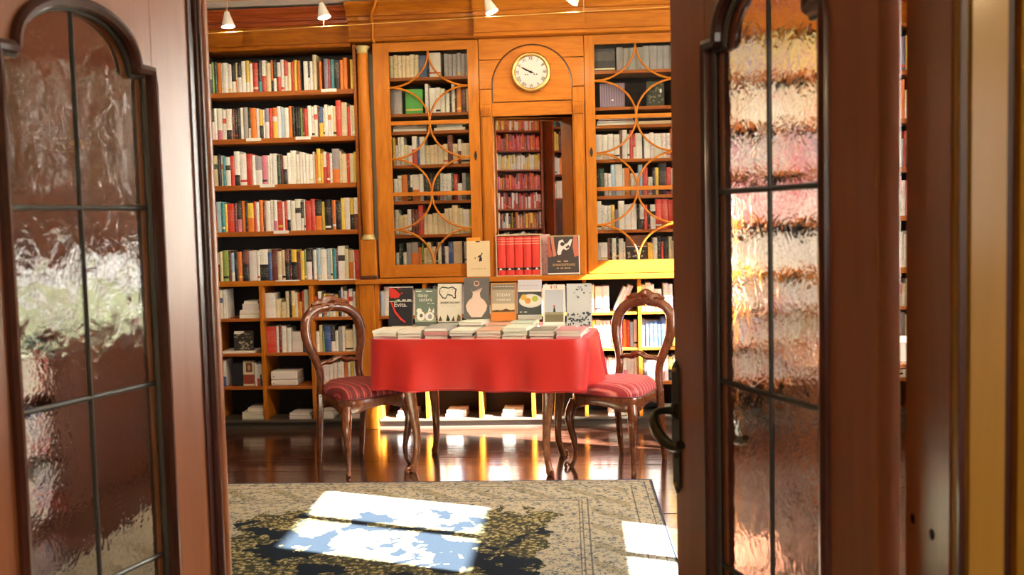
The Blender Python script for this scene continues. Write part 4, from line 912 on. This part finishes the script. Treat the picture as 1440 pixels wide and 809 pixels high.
def cabriole(name, mat, parent, px, py, ztop, ox, oy, sc, foot=True):
    """curved leg from a block at (px,py,ztop) bowing out along (ox,oy)"""
    L = math.hypot(ox, oy); ux, uy = ox/L, oy/L
    prof = [(1.0, .0, 1.0), (.93, .25, 1.12), (.83, .75, 1.18), (.72, .95, 1.05), (.58, .7, .85), (.42, .25, .70), (.27, -.05, .58), (.14, .05, .5), (.06, .45, .48), (.025, .75, .62), (.0, .9, .5)]
    path = [(px+ux*o_*.045*sc, py+uy*o_*.045*sc, max(.001, f*ztop)) for f, o_, r in prof]; rad = [.034*sc*r for f, o_, r in prof]
    # refine
    P2, R2 = [], []
    for k in range(len(path)-1):
        for t in (0, .5):
            P2.append(Vector(path[k]).lerp(Vector(path[k+1]), t)); R2.append(rad[k]*(1-t)+rad[k+1]*t)
    P2.append(Vector(path[-1])); R2.append(rad[-1])
    lg = MB().tube(P2, R2, 10).build(name, mat, parent, smooth=True)
    if foot:
        c = Vector(path[-1])+Vector((ux*.018, uy*.018, .017)); s = MB()
        s.tube([c+Vector((ux*.016*math.cos(a)*q, uy*.016*math.cos(a)*q, .016*math.sin(a)*q)) for a, q in [(PI*1.7*k/10-1.2, 1-.05*k) for k in range(11)]], [.010-.0005*k for k in range(11)], 8); s.build('scroll_foot', mat, lg, smooth=True)
    return lg
for sx in (-1, 1):
    for sy in (-1, 1): cabriole('leg', MT['table'], tb, sx*.385, sy*.205, TZ-.03, sx*.7, sy*1.0, 1.15)
# cloth
def cloth():
    N = 220; hx, hy, rc = .64, .312, .11; P_ = []
    per = []
    def corner(cx, cy, a0):
        for k in range(9): a = a0+PI/2*k/8; per.append((cx+rc*math.cos(a), cy+rc*math.sin(a), math.cos(a), math.sin(a)))
    corner(hx-rc, hy-rc, 0); corner(-hx+rc, hy-rc, PI/2); corner(-hx+rc, -hy+rc, PI); corner(hx-rc, -hy+rc, 1.5*PI)
    # resample evenly
    pts = [Vector(p[:2]) for p in per]; nn = len(pts); seg = [(pts[(k+1) % nn]-pts[k]).length for k in range(nn)]; tot = sum(seg)
    out = []
    for i in range(N):
        s = tot*i/N; k = 0
        while s > seg[k]: s -= seg[k]; k += 1
        t = s/seg[k]; a = per[k]; b = per[(k+1) % nn]; nv = Vector((a[2]*(1-t)+b[2]*t, a[3]*(1-t)+b[3]*t)).normalized(); out.append((pts[k].lerp(pts[(k+1) % nn], t), nv, tot*i/N))
    rs = []
    for f in (0.02, .5, .9, .98): rs.append([(p.x*f, p.y*f, TZ+.0006) for p, nv, s in out])
    drop = .284
    for j in range(15):
        t = j/14; ring = []
        for p, nv, s in out:
            cor = max(0, abs(nv.x*nv.y)*2)
            wv = (math.sin(s*15+.6)*.45+math.sin(s*26+2.1)*.25+math.sin(s*9.5)*.45)
            amp = .052*t
            bul = .006*math.sin(min(1, t*6)*PI/2)
            o = bul+.022*t+.010*t*cor+amp*wv
            z = TZ+.0006-.006*min(1, t*5)-drop*t-.008*cor*t
            ring.append((p.x+nv.x*o, p.y+nv.y*o, z))
        rs.append(ring)
    mb = MB(); mb.rings(rs, cap=False); mb.face(list(range(N))[::-1])
    o = mb.build('tablecloth', MT['cloth'], None, smooth=True); o.location = (TX, TY, 0); o.rotation_euler = (0, 0, TR)
    sm = o.modifiers.new('thickness', 'SOLIDIFY'); sm.thickness = .0012; sm.offset = 1
    tag(o, 'bright red cloth hanging in soft folds over the table', 'tablecloth')
    hem = MB().tube([(x, y, z+.012) for x, y, z in rs[-1]], .0022, 5, closed=True).build('hem', MT['cloth'], o, smooth=True)
cloth()

# ================================================================ CHAIRS
def chair(label, loc, rz, vel):
    t = thing('chair', label, 'chair', loc, rz, 'balloon-back chairs at the table')
    W_ = MT['chair']
    def outline(g, n=48):
        out = []
        for k in range(n):
            a = 2*PI*k/n; c, s = math.cos(a), math.sin(a); e = .55
            x = .225*math.copysign(abs(c)**e, c); y = math.copysign(abs(s)**e, s)*(.205+.045*(x/.225)); 
            if c > 0: x += .02*(1-(y/.25)**2)
            out.append((x*g, y*g))
        return out
    n = 48; o0 = outline(1.0); o1 = outline(.90)
    wav = lambda k: .012*math.cos(4*2*PI*k/n)+.008*math.cos(8*2*PI*k/n)
    rs = [[(x*.985, y*.985, .372+wav(k)) for k, (x, y) in enumerate(o0)], [(x, y, .385+wav(k)) for k, (x, y) in enumerate(o0)], [(x*1.005, y*1.005, .43) for x, y in o0], [(x*.985, y*.985, .442) for x, y in o0], [(x, y, .442) for x, y in o1], [(x, y, .385+wav(k)) for k, (x, y) in enumerate(o1)], [(x*1.02, y*1.02, .372+wav(k)) for k, (x, y) in enumerate(o1)]]
    rs.append(rs[0]); MB().rings(rs, cap=False).build('seat_rail', W_, t, smooth=True)
    seat = [[(x*g, y*g, z) for x, y in outline(1.0)] for g, z in ((.965, .438), (.985, .452), (.98, .47), (.93, .492), (.82, .512), (.65, .518), (.4, .522), (.02, .523))]
    s = MB().rings(seat).build('seat', vel, t, smooth=True)
    MB().tube([(x*.985, y*.985, .446) for x, y in outline(1.0)], .004, 6, closed=True).build('braid', P('dark_braid', (.12, .012, .015)), s, smooth=True)
    for sy in (-1, 1):
        cabriole('leg', W_, t, .185, sy*.195, .40, 1., sy*.75, .78)
        MB().tube([(-.255, sy*.15, .001), (-.24, sy*.15, .1), (-.222, sy*.152, .25), (-.205, sy*.155, .37), (-.2, sy*.155, .43)], [.015, .018, .021, .024, .026], 8).build('leg', W_, t, smooth=True)
    def bx(z): return -.2-(z-.42)*.20-.02*((z-.42)/.55)**2
    half = [(.155, .41), (.144, .47), (.136, .53), (.140, .58), (.156, .64), (.177, .70), (.190, .76), (.191, .81), (.180, .86), (.152, .900), (.108, .928), (.055, .940), (0, .944)]
    # smooth the half outline
    hp = []
    for k in range(len(half)-1):
        p0 = half[max(0, k-1)]; p1 = half[k]; p2 = half[k+1]; p3 = half[min(len(half)-1, k+2)]
        for u in (0, .25, .5, .75):
            hp.append(tuple(.5*((2*p1[i])+(-p0[i]+p2[i])*u+(2*p0[i]-5*p1[i]+4*p2[i]-p3[i])*u*u+(-p0[i]+3*p1[i]-3*p2[i]+p3[i])*u**3) for i in (0, 1)))
    full = [(y, z) for y, z in hp]+[(0, .950)]+[(-y, z) for y, z in hp[::-1]]
    rad = [.024 if z < .6 else .024+.008*min(1, (z-.6)/.2) for y, z in full]
    MB().tube([(bx(z), y, z) for y, z in full], rad, 10, squash=1.).build('back_hoop', W_, t, smooth=True)
    # carved crest: stacked scrolls
    cr = MB().tube([(bx(.955)+.006, y, .962+.020*math.cos(y/.11*PI/2)**2+.006*math.cos(y*70)) for y in [(-.125+.25*k/24) for k in range(25)]], [.014+.017*math.cos((k-12)/12*PI/2) for k in range(25)], 8).build('crest', W_, t, smooth=True)
    for sy in (-1, 1):
        MB().tube([(bx(.94)+.022, sy*(.02+.105*k/12), .955-.004*k*k/12+.008*math.sin(k*.6)) for k in range(13)], [.014-.0006*k for k in range(13)], 6).build('carving', W_, cr, smooth=True)
        MB().tube([(bx(.93)+.02, sy*(.045+.02*math.cos(a)*q), .957+.014*math.sin(a)*q) for a, q in [(.55*k, 1-.06*k) for k in range(12)]], .008, 6).build('carving', W_, cr, smooth=True)
    MB().lathe([(.001, -.016), (.012, -.01), (.016, 0), (.012, .010), (.001, .016)], n=12, T=Matrix.Translation((bx(.98)+.008, 0, .985))).build('carving', W_, cr, smooth=True)
    sp = MB().tube([(bx(.61)+.004, y, .603+.024*math.cos(y/.13*PI/2)**2+.006*math.cos(y*62)) for y in [(-.145+.29*k/24) for k in range(25)]], [.015+.008*math.cos((k-12)/12*PI/2) for k in range(25)], 8, squash=.8).build('cross_rail', W_, t, smooth=True)
    MB().tube([(bx(.62)+.018, .05*math.cos(a), .628+.012*math.sin(2*a)) for a in [2*PI*k/24 for k in range(24)]], .0055, 6, closed=True).build('carving', W_, sp, smooth=True)
    return t
chair('walnut balloon-back chair with shaded red striped seat left of the table', (-1.342, 5.86, 0), R(-46.7), MT['velvet_x'])
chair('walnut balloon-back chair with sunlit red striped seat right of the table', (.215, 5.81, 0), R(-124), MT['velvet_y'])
for o in [o for o in bpy.data.objects if o.name.startswith('chair') and o.parent is None]: o.scale = (1, 1, 1)

# ================================================================ RUG
def mk_rug():
    m, n, b = nt_new('oriental_rug_wool'); N = n.nodes; tc = N.new('ShaderNodeTexCoord'); sp = N.new('ShaderNodeSeparateXYZ'); lk(n, tc.outputs['Object'], sp.inputs[0])
    def ma(op, a, b_=None, c=None):
        x = N.new('ShaderNodeMath'); x.operation = op
        for i, v in enumerate((a, b_, c)):
            if v is None: continue
            if isinstance(v, (int, float)): x.inputs[i].default_value = v
            else: lk(n, v, x.inputs[i])
        return x.outputs[0]
    def noise(sc, det=3, dist=0., rough=.55):
        t = N.new('ShaderNodeTexNoise'); t.inputs['Scale'].default_value = sc; t.inputs['Detail'].default_value = det; t.inputs['Distortion'].default_value = dist; t.inputs['Roughness'].default_value = rough
        lk(n, tc.outputs['Object'], t.inputs['Vector']); return t.outputs['Fac']
    def vor(sc, feat='F1', out='Distance'):
        t = N.new('ShaderNodeTexVoronoi'); t.inputs['Scale'].default_value = sc; t.feature = feat; lk(n, tc.outputs['Object'], t.inputs['Vector']); return t.outputs[out]
    def mix(f, a, c):
        x = N.new('ShaderNodeMixRGB'); 
        for i, v in enumerate((f, a, c)):
            if isinstance(v, tuple): x.inputs[i].default_value = (*v, 1)
            elif isinstance(v, (int, float)): x.inputs[i].default_value = v
            else: lk(n, v, x.inputs[i])
        return x.outputs[0]
    ax = ma('ABSOLUTE', sp.outputs[0]); ay = ma('ABSOLUTE', sp.outputs[1]); d = ma('MINIMUM', ma('SUBTRACT', 1.32, ax), ma('SUBTRACT', 1.75, ay))
    step = lambda v, e: ma('GREATER_THAN', v, e)
    beige, grey, navy, gold, olive = (.40, .375, .30), (.22, .22, .20), (.014, .022, .034), (.36, .29, .12), (.15, .135, .06)
    # border: beige ground with small grey-blue sprigs
    bor = mix(step(noise(34, 4, 1.5, .7), .52), beige, grey); bor = mix(step(vor(26), .42), bor, (.50, .44, .32)); bor = mix(step(noise(60, 3, .8, .7), .58), bor, (.06, .08, .11))
    # field: navy ground with large leafy masses of gold petals
    leaf = mix(step(vor(30), .30), gold, olive); leaf = mix(step(vor(30), .47), leaf, (.06, .06, .04)); leaf = mix(step(noise(60, 2), .6), leaf, (.5, .43, .24))
    mass = step(ma('ADD', ma('MULTIPLY', noise(2.7, 2, .8), .75), ma('MULTIPLY', noise(14, 2, .8), .25)),   .468)
    fld = mix(mass, navy, leaf)
    col = mix(step(ma('ADD', d, ma('MULTIPLY', noise(5, 3), .5)), .82), bor, fld)
    # guard stripes
    for a, w, c in ((.0, .018, (.03, .04, .07)), (.045, .006, (.06, .07, .09)), (.12, .008, (.07, .075, .08)), (.135, .005, (.5, .45, .34)), (.36, .008, (.07, .075, .08)), (.39, .006, (.08, .08, .08)), (.405, .006, (.08, .08, .08))):
        f = ma('MULTIPLY', step(d, a), ma('LESS_THAN', d, a+w)); col = mix(ma('MULTIPLY', f, .75), col, c)
    ros = ma('MULTIPLY', ma('MULTIPLY', step(d, .15), ma('LESS_THAN', d, .35)), step(ma('SINE', ma('MULTIPLY', ma('ADD', sp.outputs[0], sp.outputs[1]), 24.)), .55))
    col = mix(ma('MULTIPLY', ros, .4), col, olive)
    lk(n, col, b.inputs['Base Color']); b.inputs['Roughness'].default_value = .95; b.inputs['Sheen Weight'].default_value = .0; b.inputs['Specular IOR Level'].default_value = .1
    bp = N.new('ShaderNodeBump'); bp.inputs['Strength'].default_value = .6; bp.inputs['Distance'].default_value = .003; lk(n, noise(300, 2), bp.inputs['Height']); lk(n, bp.outputs[0], b.inputs['Normal'])
    return m
rug = MB().box(-1.31, 1.31, -1.74, 1.74, 0, .008).build('rug', mk_rug(), bevel=.003); rug.location = (-.925, 3.68, .0006); rug.rotation_euler = (0, 0, R(.8))
tag(rug, 'worn beige and navy oriental rug on the polished floor', 'rug')
bd = P('blue_binding', (.05, .07, .12), .9)
for a in ((-1.318, -1.3105, -1.748, 1.748), (1.3105, 1.318, -1.748, 1.748), (-1.31, 1.31, -1.748, -1.7405), (-1.31, 1.31, 1.7405, 1.748)): box('edge_binding', bd, rug, *a, 0, .009, .002)

# ================================================================ CABLE LIGHTS
def cable(label, pts, r=.0028):
    o = MB().tube(pts, r, 6).build('cable', MT['wire'], None, smooth=True); tag(o, label, 'cable')
cable('golden tension cable stretched low in front of the cornice', [(XL, 6.35, 2.685), (-1.717, 6.35, 2.712), (-.531, 6.35, 2.735), (.645, 6.35, 2.754), (XR, 6.35, 2.775)])
cable('upper tension cable carrying the white cone lamps below the ceiling', [(XL, 6.36, 2.90), (-1.6, 6.36, 2.905), (-.53, 6.36, 2.91), (XR, 6.36, 2.93)])
def lamp(label, top, bot, power, lower=None, yc=6.36, aimv=None):
    top = Vector(top); bot = Vector(bot); ax = (bot-top).normalized(); L = (bot-top).length
    t = thing('cable_lamp', label, 'lamp', top, 0, 'cone lamps on the cable'); q = ax.to_track_quat('Z', 'Y').to_matrix().to_4x4()
    MB().lathe([(.012, 0), (.016, .004), (.043, L), (.0415, L), (.0145, .006), (.001, .006)], n=24, T=q).build('shade', MT['shade'], t, smooth=True)
    MB().lathe([(.001, .02), (.010, .022), (.014, .05), (.012, .066), (.001, .07)], n=12, T=q).build('bulb', P('bulb_glass', (.9, .85, .75), .2), t, smooth=True)
    up = Vector((top.x, yc, 2.905))-top
    MB().tube([(0, 0, 0), up*.5+Vector((.006, 0, 0)), up], .0025, 6).build('arm', MT['wire'], t, smooth=True)
    MB().tube([(0, -.02, .005), (.0, .0, .012), (0, .02, .005)], .004, 6).build('bracket', MT['brass'], t, smooth=True)
    if lower: MB().tube([Vector(lower[0])-top, Vector(lower[1])-top], .003, 6).build('tie_rod', MT['wire'], t)
    d = bpy.data.lights.new('lamp_light', 'SPOT'); d.energy = power; d.color = (1, .76, .48); d.spot_size = R(150); d.spot_blend = .6; d.shadow_soft_size = .025
    lo = bpy.data.objects.new('lamp_light', d); COL.objects.link(lo); lo.parent = t; lo.location = ax*(L*.85)
    aim = aimv or Vector((ax.x, ax.y+.35, ax.z)); lo.rotation_euler = aim.to_track_quat('-Z', 'Y').to_euler()
PW = 9
lamp('white cone lamp on the cable, leftmost, hanging before the left bookcase', (-2.228, 6.35, 2.832), (-2.218, 6.34, 2.735), PW)
lamp('white cone lamp tilted on the cable above the wooden column', (-1.612, 6.35, 2.862), (-1.592, 6.34, 2.770), PW, ((-1.60, 6.352, 2.79), (-1.60, 6.352, 2.714)))
lamp('white cone lamp tilted right on the cable, left of the clock', (-.556, 6.35, 2.855), (-.522, 6.34, 2.762), PW)
lamp('white cone lamp on the cable, cut by the top edge right of the clock', (.03, 6.35, 2.885), (-.02, 6.34, 2.805), PW, ((.054, 6.352, 2.905), (.054, 6.352, 2.746)))

cable('tension cable of the added lamp row crossing the middle of the room', [(XL, 4.36, 2.90), (-.53, 4.36, 2.905), (XR, 4.36, 2.91)])
for k, lx in enumerate((-2.0, -.95, .1, 1.3)):  # unseen lamps, added as frontal fill for the bookcases
    lamp('added white cone lamp over the rug lighting the bookcases, %s from the left wall' % ORD[k], (lx, 4.35, 2.86), (lx, 4.41, 2.785), 33, None, 4.36, Vector((0, 2.5, -1.1)))

# ================================================================ RIGHT SIDE OF THE ROOM AND GARDEN
dt = thing('display_table', 'plain wooden display table seen through the right door glass', 'table', (1.5, 5.1, 0))
box('tabletop', MT['table'], dt, -.42, .42, -.3, .3, .70, .73, .006)
for sx in (-1, 1):
    for sy in (-1, 1): box('leg', MT['table'], dt, sx*.37-.025, sx*.37+.025, sy*.25-.025, sy*.25+.025, .0, .6995, .004)
for k, (x, y, w, d, h, c, lab) in enumerate(((1.3, 4.88, .22, .28, .05, WH, 'broad white book lying on the display table nearest the library wall'), (1.62, 4.86, .2, .26, .09, WH, 'thick white book lying on the display table nearest the window'), (1.45, 5.17, .18, .2, .06, RED, 'red book lying at the back of the display table'), (1.72, 5.14, .14, .2, .04, (.55, .6, .2), 'pale green book lying at the back of the display table'))):
    flat_book(lab, x, y, .7306, w, d, h, rg.uniform(-.1, .1), c, 'left')
def hedge(label, x, y, r, h, nl=5000):
    t = thing('garden_shrub', label, 'shrub', (x, y, -.5), 0, 'shrubs outside the windows'); rr_ = random.Random(int(x*10+y*100))
    MB().tube([(0, 0, 0), (.03, .02, h*.3), (-.02, .03, h*.6)], [.05, .04, .025], 7).build('stem', MT['bark'], t, smooth=True)
    mb = MB()
    for k in range(nl):
        while True:
            p = Vector((rr_.uniform(-1, 1), rr_.uniform(-1, 1), rr_.uniform(-1, 1)))
            if .4 < p.length < 1: break
        p = Vector((p.x*r, p.y*r, h*.70+p.z*h*.30)); u = Vector((rr_.uniform(-1, 1), rr_.uniform(-1, 1), rr_.uniform(-1, 1))).normalized(); v = u.orthogonal().normalized(); L = rr_.uniform(.10, .2)
        mb.quad(p, p+u*L*.5+v*L*.3, p+u*L, p+u*L*.5-v*L*.3)
    f = mb.build('foliage', MT['leaf'], t); f['kind'] = 'stuff'
hedge('broad garden shrub standing outside the first window', 6.4, 5.2, 1.5, 4.2, 9000); hedge('tall garden shrub standing outside the second window', 7.0, 8.7, 1.4, 4.4, 8000); hedge('low garden shrub nearest the house outside the windows', 4.3, 7.6, .9, 2.3)
# pendant added behind the viewer to warm the casing and left door
pd = thing('added_pendant', 'added brass pendant lamp with cream shade hanging unseen in the near room', 'lamp', (1.0, -1.2, 2.25))
MB().tube([(0, 0, .18), (0, 0, ZC-2.25)], .006, 8).build('stem', MT['brass'], pd, smooth=True); MB().lathe([(.05, ZC-2.25-.02), (.05, ZC-2.2505)], n=20).build('ceiling_rose', MT['brass'], pd, smooth=True)
MB().lathe([(.04, .18), (.05, .17), (.2, .0), (.197, .0), (.047, .165), (.001, .165)], n=28).build('shade', P('cream_shade', (.8, .7, .5)), pd, smooth=True)
MB().lathe([(.001, .14), (.03, .12), (.035, .08), (.02, .045), (.001, .04)], n=14).build('bulb', P('bulb_glass', (.9, .85, .75), .2), pd, smooth=True)
d = bpy.data.lights.new('added_pendant_light', 'POINT'); d.energy = 30; d.color = (1, .72, .40); d.shadow_soft_size = .05
lo = bpy.data.objects.new('added_pendant_light', d); COL.objects.link(lo); lo.parent = pd; lo.location = (0, 0, .0)
